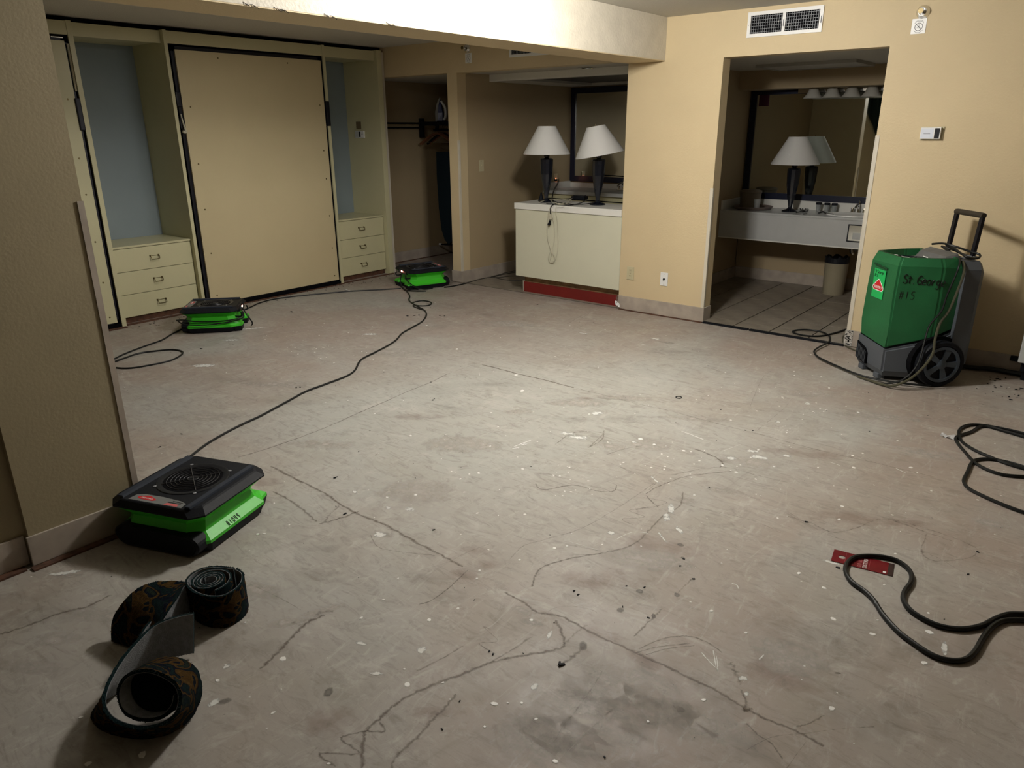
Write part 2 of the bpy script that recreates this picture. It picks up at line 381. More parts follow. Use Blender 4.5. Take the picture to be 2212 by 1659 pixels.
# baseboards, worn tack strips, corner guards
BH = .129
def bb(name, x0, x1, y0, y1): return struct(name, box(x0, x1, y0, y1, .006, BH, bev=.002), BASEB)
bb('baseboard_back_stub', -3.483, -2.625, Y1-.011, Y1-.0005)
bb('baseboard_jamb', -2.636+.0005, -2.625, Y1-.0004, Y1+.13)
bb('baseboard_back_right', -1.40, 3.3, Y1-.011, Y1-.0005)
bb('baseboard_door_right', -1.459, -1.4005, Y1-.011, Y1-.0005)
bb('baseboard_strip', -5.621, -5.463, Y1-.011, Y1-.0005)
bb('baseboard_alcove', -5.4735, -5.463, Y1, 7.3)
bb('baseboard_closet', -7.0295, -7.019, 5.965, 7.38)
bb('baseboard_pillar', -3.0095, -2.999, .714, 1.15)
bb('baseboard_pillar_return', -3.0395, -3.029, -1.0, .7135)
bb('baseboard_bathroom_back', -3.249, -1.05, 7.928, 7.9395)
bb('baseboard_bathroom_left', -3.2495, -3.239, 5.965, 7.92)
def strip(name, a, bb_, width=.03, h=.008, n=1, m=TACK):
    a = Vector((*a, 0)); c = Vector((*bb_, 0)); d = (c-a); L = d.length; d.normalize(); s = Vector((-d.y, d.x, 0)); bm = bmesh.new()
    t = 0
    while t < L-.02:
        l = min(random.uniform(.25, 1.1), L-t); o = random.uniform(-.003, .003)
        p = a+d*t+s*o; q = a+d*(t+l-.004)+s*(o+random.uniform(-.002, .002)); ww = width*random.uniform(.8, 1.05)
        loft([[p, p+s*ww, p+s*ww+Vector((0, 0, h)), p+Vector((0, 0, h))], [q, q+s*ww, q+s*ww+Vector((0, 0, h*.8)), q+Vector((0, 0, h*.8))]], bm)
        t += l
    o = obj(name, bm, m, floor); return o
strip('tack_strip', (-6.47, 3.40), (-6.47, 5.0)); strip('tack_strip', (-6.51, 2.66), (-6.51, 3.33), .05); strip('tack_strip', (-6.49, 5.03), (-6.49, 5.75), .04)
strip('tack_strip', (-2.63, Y1-.012), (-3.47, Y1-.012), .022); strip('tack_strip', (-2.996, 1.15), (-2.996, .70), .036); strip('tack_strip', (-3.026, .69), (-3.026, -.4), .036)
strip('tack_strip', (-6.45, 2.48), (-6.45, 2.64), .05); strip('tack_strip', (-7.017, 7.35), (-7.017, 5.98), .02)
strip('tack_strip', (3.0, Y1-.012), (-1.35, Y1-.012), .02)
struct('trim_5', box(-3.0095, -3.005, 1.131, 1.154, BH, 1.357, box(-3.04, -3.0095, 1.1505, 1.154, .0, 1.357)), BASEB)
struct('trim_6', box(-1.448, -1.425, Y1-.004, Y1-.0003, BH, 1.54, box(-1.4535, -1.4485, Y1-.004, Y1+.12, .12, 1.54)), GUARD)
struct('trim_7', box(-5.489, -5.4735, Y1-.004, Y1-.0003, BH, 1.49, box(-5.4735, -5.470, Y1-.004, Y1+.02, BH, 1.49)), GUARD)
struct('trim_8', box(-2.66, -2.632, Y1-.003, Y1-.0003, BH, 1.13, box(-2.6355, -2.632, Y1, Y1+.02, BH, 1.13)), GUARD)

# bathroom tile floor, one tile at a time
fb = struct('floor_bathroom', box(-3.25, -1.05, 5.8325, 7.94, -.1, .004), GROUT)
tm = {}
def tile(x0, x1, y0, y1, par, z=.005):
    k = (round(x1-x0, 3), round(y1-y0, 3))
    if k not in tm:
        bm = box(0, k[0], 0, k[1], 0, .007, bev=.0015); me = bpy.data.meshes.new('tile'); bmesh.ops.recalc_face_normals(bm, faces=bm.faces); bm.to_mesh(me); bm.free(); me.materials.append(TILEM); tm[k] = me
    o = bpy.data.objects.new('tile', tm[k]); C.objects.link(o); o.location = (x0, y0, z); o.parent = par; return o
xs = [-3.25, -2.985, -2.675, -2.36, -2.05, -1.735, -1.425, -1.11, -1.05]; ys = [5.84, 6.02, 6.33, 6.64, 6.95, 7.26, 7.57, 7.88, 7.94]
for xa, xb in zip(xs, xs[1:]):
    for ya, yb in zip(ys, ys[1:]): tile(xa+.0045, xb-.0045, ya+.002, yb-.002, fb, .004+random.uniform(-.0006, .0006))
fa = struct('floor_alcove', box(-5.474, -3.483, 5.8325, 7.86, -.1, .002), GROUT)
for i in range(7):
    for j in range(7): tile(max(-5.474+.31*i+.002, -5.47), min(-5.474+.31*(i+1)-.002, -3.49), 5.835+.29*j+.002, 5.835+.29*(j+1)-.002, fa, .0)
b = box(-2.62, -2.22, 5.800, 5.836, .0, .012); box(-2.205, -1.455, 5.800, 5.836, .0, .012, b)
tag(obj('door_threshold', b, BLACKP), 'thin black threshold strip across the bathroom doorway', 'threshold')

# ------------------------------------------------------------------ marks on the slab (traced where they lie)
def addattr(me, cov, stg):
    a = me.attributes.new('cover', 'FLOAT', 'POINT'); a.data.foreach_set('value', cov)
    a = me.attributes.new('strength', 'FLOAT', 'POINT'); a.data.foreach_set('value', stg)
class Marks:
    def __init__(s): s.v = []; s.f = []; s.c = []; s.s = []
    def line(s, pts, wd, z=.0006, cover=.75, strength=1, jit=.3, raw=False):
        P = pts if raw else [at(x, y) for x, y in pts]
        P = cr(P, 8); n = len(P); base = len(s.v)
        for i, p in enumerate(P):
            d = (P[min(i+1, n-1)]-P[max(i-1, 0)]); d.z = 0; d.normalize(); q = Vector((-d.y, d.x, 0))
            ww = wd*(1+random.uniform(-jit, jit))*(.5 if i in (0, n-1) else 1); o = random.uniform(-.15, .15)*wd
            for k, cc in ((-1, -.3), (0, 1), (1, -.3)):
                v = p+q*(o+k*ww); s.v.append((v.x, v.y, z)); s.c.append(cover*cc); s.s.append(strength)
            if i: a = base+3*(i-1); s.f += [(a, a+1, a+4, a+3), (a+1, a+2, a+5, a+4)]
    def blob(s, px, py, rx, ry, rot=0, z=.0004, cover=.8, strength=.7, raw=False):
        c = Vector((px, py, 0)) if raw else at(px, py); base = len(s.v); n = 18
        s.v.append((c.x, c.y, z)); s.c.append(cover); s.s.append(strength)
        for ring, cc in ((.55, .72), (1, -.35)):
            for i in range(n):
                a = 2*PI*i/n; k = ring*(1+random.uniform(-.12, .12))
                x, y = rx*k*math.cos(a), ry*k*math.sin(a)
                s.v.append((c.x+x*math.cos(rot)-y*math.sin(rot), c.y+x*math.sin(rot)+y*math.cos(rot), z)); s.c.append(cover*cc); s.s.append(strength)
        for i in range(n):
            j = (i+1) % n; s.f.append((base, base+1+i, base+1+j)); s.f.append((base+1+i, base+1+n+i, base+1+n+j, base+1+j))
    def build(s, name, m):
        me = bpy.data.meshes.new(name); me.from_pydata(s.v, [], s.f); addattr(me, s.c, s.s); me.materials.append(m)
        o = bpy.data.objects.new(name, me); C.objects.link(o); o.parent = floor; o['kind'] = 'stuff'; return o
mk = Marks()   # saw cuts and brown glue lines
for pts, wd, cv in (
  ([(1041, 788), (1075, 796), (1120, 808), (1180, 822), (1240, 838)], .011, 1.0),
  ([(1245, 839), (1310, 855), (1380, 873), (1440, 886), (1500, 902), (1560, 918), (1640, 938), (1720, 960), (1800, 980), (1900, 1002), (2020, 1031)], .0035, .75),
  ([(966, 808), (930, 826), (880, 846), (840, 864), (770, 894), (700, 925), (600, 962), (515, 988)], .006, .8),
  ([(1030, 786), (1000, 796), (966, 808)], .004, .6), ([(1150, 745), (1230, 715), (1290, 690)], .004, .6),
  ([(585, 1008), (640, 1035), (700, 1065), (760, 1104), (830, 1133), (900, 1172), (960, 1203), (1000, 1224)], .012, .8),
  ([(590, 1062), (625, 1080), (660, 1106), (683, 1127)], .012, .7),
  ([(1090, 1280), (1130, 1300), (1160, 1322), (1215, 1333), (1280, 1368), (1340, 1395), (1395, 1420), (1440, 1440), (1490, 1465), (1545, 1490), (1600, 1524), (1660, 1556), (1710, 1575), (1780, 1612)], .008, .85),
  ([(690, 1132), (740, 1118), (765, 1108), (775, 1105)], .012, .75), ([(700, 1128), (720, 1105), (735, 1090)], .012, .6),
  ([(630, 1345), (660, 1350), (690, 1325), (720, 1318)], .02, .55), ([(562, 1446), (600, 1410), (635, 1372), (665, 1345), (700, 1328)], .012, .8),
  ([(1380, 920), (1330, 905), (1050, 905)], .003, .2),
  ([(1310, 1220), (1260, 1195), (1210, 1165), (1160, 1140)], .003, .3),
  ([(1100, 1210), (1130, 1180), (1180, 1165), (1260, 1140), (1330, 1100), (1390, 1060), (1420, 1040), (1400, 1060)], .005, .6),
  ([(1150, 1268), (1158, 1240), (1180, 1222), (1240, 1205), (1300, 1195), (1345, 1185), (1380, 1168), (1400, 1148), (1430, 1118), (1470, 1090), (1475, 1062)], .008, .72),
  ([(1395, 1068), (1420, 1052), (1480, 1030), (1540, 1022), (1580, 1018)], .006, .7), ([(1418, 1022), (1450, 1026), (1510, 1014), (1570, 1010), (1640, 1028), (1700, 1042)], .006, .6),
  ([(1395, 1070), (1410, 1086), (1422, 1096)], .007, .7), ([(1390, 1075), (1440, 1085), (1400, 1098), (1372, 1101)], .003, .7),
  ([(1372, 1101), (1402, 1096), (1360, 1103), (1392, 1117), (1345, 1122), (1368, 1134)], .003, .7),
  ([(1255, 1180), (1230, 1178), (1310, 1195), (1220, 1200)], .003, .6),
  ([(1157, 1045), (1175, 1058), (1240, 1048), (1290, 1061), (1325, 1061), (1332, 1048)], .006, .75),
  ([(1175, 1325), (1205, 1312), (1240, 1310), (1280, 1318), (1290, 1325)], .003, .6),
  ([(1380, 1402), (1410, 1388), (1440, 1378), (1480, 1374), (1510, 1380), (1540, 1395), (1560, 1410)], .005, .72),
  ([(1375, 1410), (1420, 1398), (1490, 1390)], .004, .7), ([(1395, 1415), (1440, 1402), (1500, 1395)], .004, .7),
  ([(1200, 1340), (1215, 1370), (1218, 1395), (1190, 1405), (1120, 1418), (1060, 1432), (1000, 1455), (940, 1478), (890, 1500), (850, 1525), (820, 1553), (795, 1575), (785, 1600), (782, 1659)], .010, .8),
  ([(1150, 1375), (1100, 1408), (1060, 1430)], .008, .6), ([(1000, 1395), (960, 1420), (900, 1450)], .006, .65),
  ([(985, 1500), (960, 1530), (930, 1560), (900, 1595), (860, 1630), (845, 1659)], .010, .7), ([(1060, 1360), (1045, 1355), (1075, 1385), (1035, 1390), (1070, 1412)], .004, .6),
  ([(820, 1560), (830, 1580), (790, 1580), (745, 1590), (740, 1600), (775, 1628), (690, 1628), (725, 1656)], .006, .75), ([(640, 1659), (680, 1620), (700, 1600)], .008, .4),
  ([(1215, 1395), (1240, 1370), (1268, 1350)], .010, .6), ([(1205, 1440), (1235, 1420), (1265, 1392)], .012, .7),
  ([(1265, 1460), (1300, 1450), (1270, 1500), (1240, 1540), (1215, 1570), (1200, 1600)], .005, .55),
  ([(1370, 1375), (1395, 1350), (1420, 1325), (1430, 1315)], .008, .7), ([(1495, 1250), (1475, 1270), (1460, 1285)], .008, .6),
  ([(1580, 1430), (1590, 1455), (1600, 1480)], .018, .6), ([(1600, 1490), (1612, 1520), (1605, 1535), (1625, 1530)], .008, .75),
  ([(1612, 1562), (1628, 1578), (1640, 1590), (1665, 1605), (1690, 1640)], .006, .65), ([(1720, 1570), (1750, 1562), (1780, 1545)], .005, .7),
  ([(2060, 1170), (2000, 1150), (1940, 1128), (1900, 1122), (1850, 1140), (1800, 1150), (1750, 1130), (1700, 1115)], .010, .55),
  ([(1905, 1118), (1960, 1130), (2040, 1155), (2110, 1185), (2090, 1205), (2020, 1212), (1990, 1190), (2005, 1150)], .010, .55),
  ([(1700, 1105), (1800, 1160), (1900, 1180), (2000, 1195), (2070, 1230), (2130, 1262)], .006, .5),
  ([(1500, 970), (1540, 985), (1560, 1000), (1555, 1010)], .010, .75), ([(1440, 1075), (1500, 1095), (1570, 1110), (1640, 1130), (1700, 1158)], .005, .55),
  ([(1130, 905), (1110, 890), (1150, 875), (1180, 880)], .006, .5), ([(1200, 960), (1240, 935), (1300, 935), (1290, 950), (1270, 968)], .006, .7), ([(1305, 930), (1300, 950), (1275, 965)], .006, .7),
  ([(1060, 905), (1100, 918), (1140, 930)], .006, .4), ([(1190, 945), (1260, 978), (1330, 1005), (1380, 1025)], .010, .5), ([(1310, 982), (1350, 970), (1390, 962)], .005, .7),
  ([(1225, 700), (1260, 680), (1275, 675), (1255, 688)], .006, .6), ([(0, 1370), (60, 1352), (130, 1325), (190, 1310), (240, 1285)], .012, .7),
  ([(100, 1395), (140, 1375), (165, 1360)], .008, .5), ([(540, 1262), (580, 1280), (620, 1300), (650, 1318)], .004, .6), ([(800, 1155), (815, 1180), (850, 1190), (940, 1200)], .003, .7),
  ([(1010, 1232), (970, 1270), (930, 1298), (905, 1306)], .003, .8), ([(2010, 921), (1980, 930), (1930, 922)], .004, .5), ([(1990, 905), (1960, 915), (1930, 916)], .004, .4),
  ([(960, 940), (975, 948), (985, 952)], .008, .6), ([(1095, 862), (1120, 825), (1130, 828)], .003, .4), ([(870, 682), (900, 680), (930, 682), (990, 680)], .008, .5)):
    mk.line(pts, wd*1.6+.0015, cover=min(.95, cv*1.05), strength=.72)
for _ in range(60):
    x, y = random.uniform(-6, .3), random.uniform(.6, 5.5)
    a = random.uniform(0, PI); l = random.uniform(.08, .5); P = [Vector((x, y, 0))]
    for k in range(4): a += random.uniform(-.5, .5); P.append(P[-1]+Vector((math.cos(a), math.sin(a), 0))*l/4)
    if -3.5 < x < -2.95 and y < 1.3: continue
    mk.line(P, random.uniform(.0015, .005), cover=random.uniform(.35, .65), strength=.8, raw=True)
mk.build('glue_lines', D_BROWN)
mk = Marks()   # pale scrapes and trowel scuffs
for a in ((700, 1318, .13, .03, 1.1), (620, 1345, .12, .04, .9), (560, 1275, .16, .07, .3), (1120, 890, .16, .07, .7), (1250, 870, .35, .12, .6), (1350, 860, .3, .08, .5), (1400, 960, .2, .14, .4),
          (1320, 965, .14, .09, .5), (1000, 960, .35, .2, .6), (900, 1060, .3, .2, .5), (1500, 905, .35, .06, .5), (1440, 740, .12, .04, .2), (1620, 1000, .25, .1, .4), (1560, 1060, .1, .05, .4), (1480, 1080, .08, .05, .3),
          (830, 1155, .08, .03, .3), (1130, 1320, .08, .04, .2), (1150, 1345, .07, .03, .2), (1400, 1210, .3, .12, .5), (1350, 1500, .35, .2, .4), (1250, 1560, .3, .2, .4), (1150, 1600, .2, .15, .2), (1500, 1560, .3, .12, .3),
          (150, 1245, .08, .02, .9), (230, 1330, .2, .06, .6), (120, 1380, .15, .06, .7), (60, 1440, .2, .05, .6), (330, 1290, .1, .04, .4), (600, 830, .4, .1, .6), (850, 760, .5, .15, .6), (700, 960, .3, .1, .6), (1100, 700, .5, .2, .5), (900, 700, .4, .15, .4),
          (450, 900, .35, .1, .7), (1900, 900, .4, .1, .4), (2000, 980, .3, .1, .3), (1750, 850, .3, .1, .4), (1700, 1420, .2, .15, .2), (2140, 1130, .12, .06, .2)):
    mk.blob(*a, cover=.76, strength=.8)
mk.line([(1600, 735), (1592, 760), (1600, 775), (1650, 762), (1700, 748), (1725, 755), (1712, 778), (1660, 805), (1640, 830), (1620, 880)], .010, .0007, .6, .8)
mk.line([(1712, 860), (1690, 885), (1660, 910), (1635, 930)], .008, .0007, .6, .8); mk.line([(1700, 1060), (1660, 1085), (1560, 1060), (1500, 1090), (1460, 1110)], .008, .0007, .45, .6)
mk.line([(1330, 1525), (1280, 1570), (1230, 1620), (1200, 1650)], .003, .0007, .8, .7); mk.line([(1440, 775), (1530, 782), (1560, 788)], .006, .0007, .6, .6)
mk.build('pale_scuffs', D_PALE)
mk = Marks()
for a in ((1470, 760, .5, .2, .6), (1360, 905, .3, .1, .7), (1070, 830, .3, .1, .7), (1240, 905, .3, .09, .4), (980, 880, .25, .08, .6), (1680, 1300, .09, .05, .9), (1660, 1330, .08, .04, .9), (1430, 1470, .18, .04, -.2), (1540, 1500, .16, .05, -.2),
          (1620, 1625, .2, .1, .1), (1330, 1530, .2, .1, 0), (1290, 1630, .3, .12, .2), (930, 1250, .2, .07, .6), (960, 1290, .2, .07, .6), (700, 1185, .2, .05, .6), (680, 1240, .3, .08, .5), (100, 1330, .3, .1, .7), (60, 1290, .2, .08, .7),
          (520, 1400, .3, .1, .7), (1470, 1177, .022, .016, 0), (1475, 1205, .012, .01, 0), (1382, 1277, .02, .018, 0), (1340, 1318, .02, .022, .3), (1462, 1285, .014, .02, .8), (1260, 1395, .02, .035, .6), (1412, 1331, .012, .022, 0.6),
          (710, 1495, .02, .03, .6), (485, 1515, .02, .03, -.5), (640, 870, .4, .1, .5), (500, 820, .3, .1, .6), (960, 660, .5, .2, .3), (1050, 680, .4, .12, .3), (1800, 1400, .4, .2, .3), (2050, 1400, .4, .2, .5), (1900, 1560, .3, .2, .4)):
    sm = a[2] < .05
    mk.blob(*a, cover=1.0 if sm else .55, strength=.85 if sm else .36, z=.0005 if sm else .0003)
mk.build('dark_stains', D_DARK)
mk = Marks()
for a in ((1030, 1190, .12, .06, .6), (1060, 1220, .1, .05, .6), (1000, 1240, .1, .05, .3), (940, 1540, .14, .04, .7), (700, 1560, .2, .1, .5), (1300, 1370, .14, .06, .3), (1390, 1425, .12, .05, 0),
          (1440, 1180, .3, .12, .4), (1300, 1250, .3, .12, .6), (1850, 1120, .3, .1, .5), (1950, 1130, .2, .06, .5), (1750, 980, .4, .1, .5), (900, 900, .3, .08, .7), (1260, 860, .12, .04, .5), (560, 1040, .2, .08, .6), (1690, 1460, .2, .12, .3)):
    mk.blob(*a, cover=.6, strength=.55, z=.0002)
mk.build('reddish_stains', D_RED)
mk = Marks()   # white paint smears
for a in ((1225, 937, .05, .018, .4), (1250, 945, .07, .02, .4), (1290, 893, .05, .02, .9), (1370, 955, .02, .01, 0), (1130, 960, .035, .008, .9), (1115, 968, .03, .006, .9), (1415, 732, .05, .02, .1), (1390, 745, .03, .008, 0), (1700, 985, .03, .012, .2), (1640, 988, .05, .02, .3), (1625, 975, .04, .012, .4),
          (1580, 990, .03, .015, .4), (1450, 1100, .018, .045, .5), (1440, 1118, .02, .03, .5), (1467, 1145, .012, .03, .9), (1430, 1160, .006, .04, .9), (1320, 1152, .02, .012, 0), (1415, 1037, .008, .04, 1.0), (820, 1155, .035, .018, .3), (885, 1100, .03, .012, .4), (765, 1063, .02, .01, 0), (838, 1097, .02, .01, 0),
          (780, 1390, .026, .008, .35), (910, 1404, .02, .014, .5), (813, 1455, .028, .006, .6), (1187, 1372, .010, .018, .3), (1155, 1484, .014, .012, 0), (1605, 1466, .018, .010, .8), (1612, 1500, .008, .012, 0), (462, 1518, .014, .016, 0), (490, 1440, .012, .01, 0), (140, 1238, .07, .012, .9), (2040, 1400, .011, .03, .2), (1795, 1215, .05, .006, .1),
          (470, 702, .12, .02, .9), (540, 710, .16, .02, .9), (500, 735, .08, .02, .8), (440, 790, .1, .03, .7), (800, 722, .08, .02, .7), (1745, 872, .02, .02, 0), (1680, 912, .02, .014, 0), (1260, 720, .06, .01, .2), (1885, 1230, .02, .01, 0)):
    mk.blob(a[0], a[1], a[2]*1.35, a[3]*2.0, a[4], cover=.66, strength=.9, z=.0009)
for pts, wd in (([(1472, 932), (1490, 938), (1520, 950)], .010), ([(1792, 998), (1815, 1006)], .005), ([(1935, 1012), (1957, 1022)], .006), ([(1540, 1405), (1550, 1450), (1548, 1418)], .004), ([(1515, 1410), (1535, 1432), (1548, 1444)], .005),
                ([(1580, 1260), (1592, 1265), (1595, 1272)], .005), ([(1640, 1425), (1650, 1415)], .005), ([(1330, 1166), (1365, 1150), (1400, 1152)], .003), ([(1230, 1170), (1290, 1188)], .002), ([(1655, 705), (1700, 690)], .003), ([(1560, 975), (1600, 960)], .003), ([(1110, 965), (1150, 950)], .01), ([(1540, 892), (1620, 898)], .003)):
    mk.line(pts, wd, .001, .95, .95)
mk.build('paint_smears', D_WHITE)
# drips of dry white paint and crumbs of black debris
bm = bmesh.new()
def chip(bm, x, y, r, h=.0015):
    n = random.randint(6, 9); e = random.uniform(.6, 1); a0 = random.uniform(0, PI); top = []; bot = []
    for i in range(n):
        a = 2*PI*i/n; k = r*random.uniform(.75, 1.15); px, py = k*math.cos(a), k*e*math.sin(a)
        X, Y = x+px*math.cos(a0)-py*math.sin(a0), y+px*math.sin(a0)+py*math.cos(a0)
        bot.append(bm.verts.new((X, Y, .0002))); top.append(bm.verts.new((x+(X-x)*.8, y+(Y-y)*.8, h)))
    for i in range(n): bm.faces.new((bot[i], bot[(i+1) % n], top[(i+1) % n], top[i]))
    bm.faces.new(top)
for px, py, r in ((611, 1423, .013), (879, 1479, .013), (1068, 1521, .014), (1097, 1519, .005), (927, 1339, .010), (780, 1335, .009), (1030, 1250, .006), (1198, 1184, .010), (1122, 1210, .007), (828, 1296, .008), (860, 1250, .006), (1148, 1340, .008), (1047, 1570, .006), (1199, 1645, .010), (957, 1475, .006), (710, 1650, .006),
                  (1520, 1512, .009), (1400, 1559, .006), (1611, 1367, .007), (1537, 1320, .008), (1800, 1337, .010), (1885, 1370, .011), (2008, 1366, .013), (1797, 1531, .012), (1726, 1238, .010), (1780, 1270, .009), (1997, 1432, .011), (1819, 1094, .010), (1813, 1122, .009), (1968, 1010, .010), (1844, 1010, .010), (1842, 984, .008),
                  (1672, 1008, .010), (1638, 972, .009), (1791, 838, .012), (1854, 891, .010), (1690, 858, .007), (1635, 888, .006), (1128, 844, .022), (1115, 810, .014), (1186, 949, .0), (987, 754, .018), (922, 703, .012), (1384, 948, .014), (1413, 960, .010), (887, 941, .010), (1076, 922, .006), (1129, 1013, .008), (1034, 1022, .010), (898, 1069, .010),
                  (307, 1630, .014), (190, 1650, .010), (530, 1345, .006), (590, 1540, .008), (487, 1437, .005), (469, 1470, .009), (556, 1154, .008), (570, 1153, .008), (456, 1230, .0), (1500, 1070, .008), (1225, 1180, .006), (1494, 1032, .006), (1590, 1020, .010), (440, 1345, .009), (470, 1352, .007), (175, 1550, .008), (1560, 1005, .012), (1477, 974, .012)):
    if r > 0:
        p = at(px, py); chip(bm, p.x, p.y, r)
for _ in range(420):
    x, y = random.uniform(-6.2, .3), random.uniform(.5, 5.6)
    if -3.55 < x < -2.95 and y < 1.2: continue
    chip(bm, x, y, random.choice((.0018, .0022, .003, .004, .006)), .001)
for _ in range(150):
    a, r_ = random.uniform(0, 2*PI), random.gauss(0, .5); x, y = random.choice(((-1.6, 3.1), (-1.9, 2.6), (-4.6, 3.3), (-1.2, 4.3)))
    chip(bm, x+r_*math.cos(a), y+r_*math.sin(a), random.choice((.003, .005, .007)), .001)
o = obj('paint_drips', bm, mat('dried_paint', (.74, .73, .70), .5), floor); o['kind'] = 'stuff'
bm = bmesh.new()
def crumb(x, y, r):
    r *= .6; a = random.uniform(0, PI); l = r*random.uniform(1, 2)
    box(-l, l, -r*.6, r*.6, 0, r*.8, bm)
    M = Matrix.Translation((x, y, .0005)) @ Matrix.Rotation(a, 4, 'Z') @ Matrix.Rotation(random.uniform(0, .3), 4, 'Y')
    bm.verts.ensure_lookup_table(); 
    for v in bm.verts[-8:]: v.co = M @ v.co
for px, py, r in ((1240, 1277, .006), (1249, 1285, .005), (1353, 1266, .004), (1392, 1269, .005), (1345, 1311, .005), (1477, 1208, .005), (1469, 1223, .005), (1498, 1251, .006), (1401, 1335, .005), (1213, 1437, .011), (1209, 1433, .009), (745, 1111, .008), (723, 1033, .009), (727, 1031, .006), (897, 1033, .005), (937, 1145, .006), (1057, 1407, .005),
                  (1065, 1414, .006), (993, 1515, .004), (955, 1576, .004), (1306, 1636, .005), (2112, 1193, .007), (2091, 1241, .006), (1742, 1128, .007), (1810, 1227, .008), (1532, 1053, .005), (345, 966, .007), (775, 976, .006), (812, 983, .004), (1147, 1008, .005), (931, 826, .006), (935, 865, .008), (938, 862, .006), (1161, 658, .008), (2150, 838, .007), (2195, 842, .008), (2200, 855, .008),
                  (1530, 791, .006), (1557, 885, .005), (1610, 930, .005), (1626, 931, .005), (1878, 932, .005), (1876, 849, .004), (2004, 898, .004), (630, 674, .012), (435, 754, .010), (640, 838, .01), (648, 837, .008), (392, 938, .006), (880, 683, .012), (895, 682, .01), (905, 681, .012), (950, 682, .01), (960, 683, .008), (2163, 835, .008), (2110, 840, .006)):
    p = at(px, py); crumb(p.x, p.y, r)
for _ in range(220): crumb(random.uniform(-6, .3), random.uniform(.6, 5.6), random.choice((.0015, .002, .003)))
for _ in range(120): crumb(random.uniform(-6.48, -6.3), random.uniform(2.6, 5.7), random.choice((.003, .005, .007)))
for _ in range(70): crumb(random.uniform(-.5, .2), random.uniform(5.2, 5.75), random.choice((.003, .005, .009)))
o = obj('black_debris', bm, BLACKP, floor); o['kind'] = 'stuff'
# white torn paper scraps
def scrap(px, py, s, label, z=0):
    p = at(px, py); bm = bmesh.new(); n = 6
    g = [[bm.verts.new((p.x+(i-n/2)*s/n+random.uniform(-1, 1)*s*.05, p.y+(j-2)*s*.14+random.uniform(-1, 1)*s*.05, .001+max(0, random.gauss(.3, .25))*s*.3)) for j in range(5)] for i in range(n+1)]
    for i in range(n):
        for j in range(4): bm.faces.new((g[i][j], g[i+1][j], g[i+1][j+1], g[i][j+1]))
    bmesh.ops.solidify(bm, geom=bm.faces, thickness=.0006)
    return tag(obj('paper_scrap', bm, PAPER), label, 'paper')
scrap(2048, 945, .075, 'crumpled white scrap lying beside the coiled black cable at the right edge')
tag(obj('rubber_ring', tube([at(1466, 859)+Vector((.018*math.cos(2*PI*i/20), .018*math.sin(2*PI*i/20), .003)) for i in range(20)], .0026, 6, closed=True), BLACKP), 'tiny dark rubber ring lying on the open concrete before the bathroom doorway', 'ring')
bm = bmesh.new()
for _ in range(34):
    x = random.uniform(-1.456, -1.404); z = random.uniform(.015, .125); a = random.uniform(.002, .007); box(x-a, x+a, Y1-.0125, Y1-.0111, z-a*.5, z+a*.5, bm)
o = obj('chipped_paint', bm, BLACK, bpy.data.objects['baseboard_door_right']); o['kind'] = 'stuff'
bpy.data.objects['baseboard_door_right'].data.materials[0] = mat('chipped_white_baseboard', (.60, .57, .52), .6, var=.4, vscale=30)
scrap(750, 628, .06, 'small crumpled scrap on the cable before the tan wall bed')

# ------------------------------------------------------------------ built-in wall unit with two wall beds and two chests of drawers
XB = -7.12
wu = thing('wall_unit', 'cream built-in wall unit framing the wall beds and open niches', 'wall unit', (-6.8, 4.1, 0))
for n_, (ya, yb, xf) in enumerate(((2.622, 2.66, XF), (3.372, 3.402, XF), (4.99, 5.022, XF), (5.70, 5.80, XF))):
    obj('side_panel', box(XB, xf, ya, yb if n_ < 3 else 5.765, 0, 2.405, bev=.0015), CREAM, wu, world=True)
obj('side_panel', box(XB, XF-.03, 5.766, 5.82, 0, 2.39), GUARD, wu, world=True)
for ya, yb, dx in ((1.2, 2.6215, .004), (2.6605, 3.3715, .05), (3.4025, 4.9895, .004), (5.0225, 5.6995, .045)):
    obj('fascia', box(XF-dx-.02, XF-dx, ya, yb, 2.302, 2.40, bev=.0015), CREAM, wu, world=True)
for ya, yb in ((2.6605, 3.3715), (5.0225, 5.6995)):
    obj('niche_back', box(-7.119, -7.09, ya, yb, .02, 2.33), BLUEB, wu, world=True)
    obj('niche_top', box(-7.085, XF-.075, ya, yb, 2.312, 2.33), CREAM, wu, world=True)
obj('void_lining', box(-7.14, -7.1215, 1.2, 5.82, .0, 2.437, box(-7.12, -6.60, 1.2, 5.82, 2.41, 2.436)), BLACK, wu, world=True)
for ya, yb in ((1.2, 2.6215), (3.4025, 4.9895)):
    obj('bed_recess', box(-6.72, -6.70, ya, yb, 0, 2.30), BLACK, wu, world=True)
    obj('bed_recess', box(-6.695, XF-.012, ya+.001, ya+.006, 0, 2.30), BLACK, wu, world=True)
    obj('bed_recess', box(-6.695, XF-.012, yb-.006, yb-.001, 0, 2.30), BLACK, wu, world=True)
    obj('bed_recess', box(-6.695, XF-.012, ya+.01, yb-.01, 2.292, 2.2995), BLACK, wu, world=True)
    obj('bed_recess', box(-6.695, XF+.01, ya+.01, yb-.01, .002, .03), BLACK, wu, world=True)

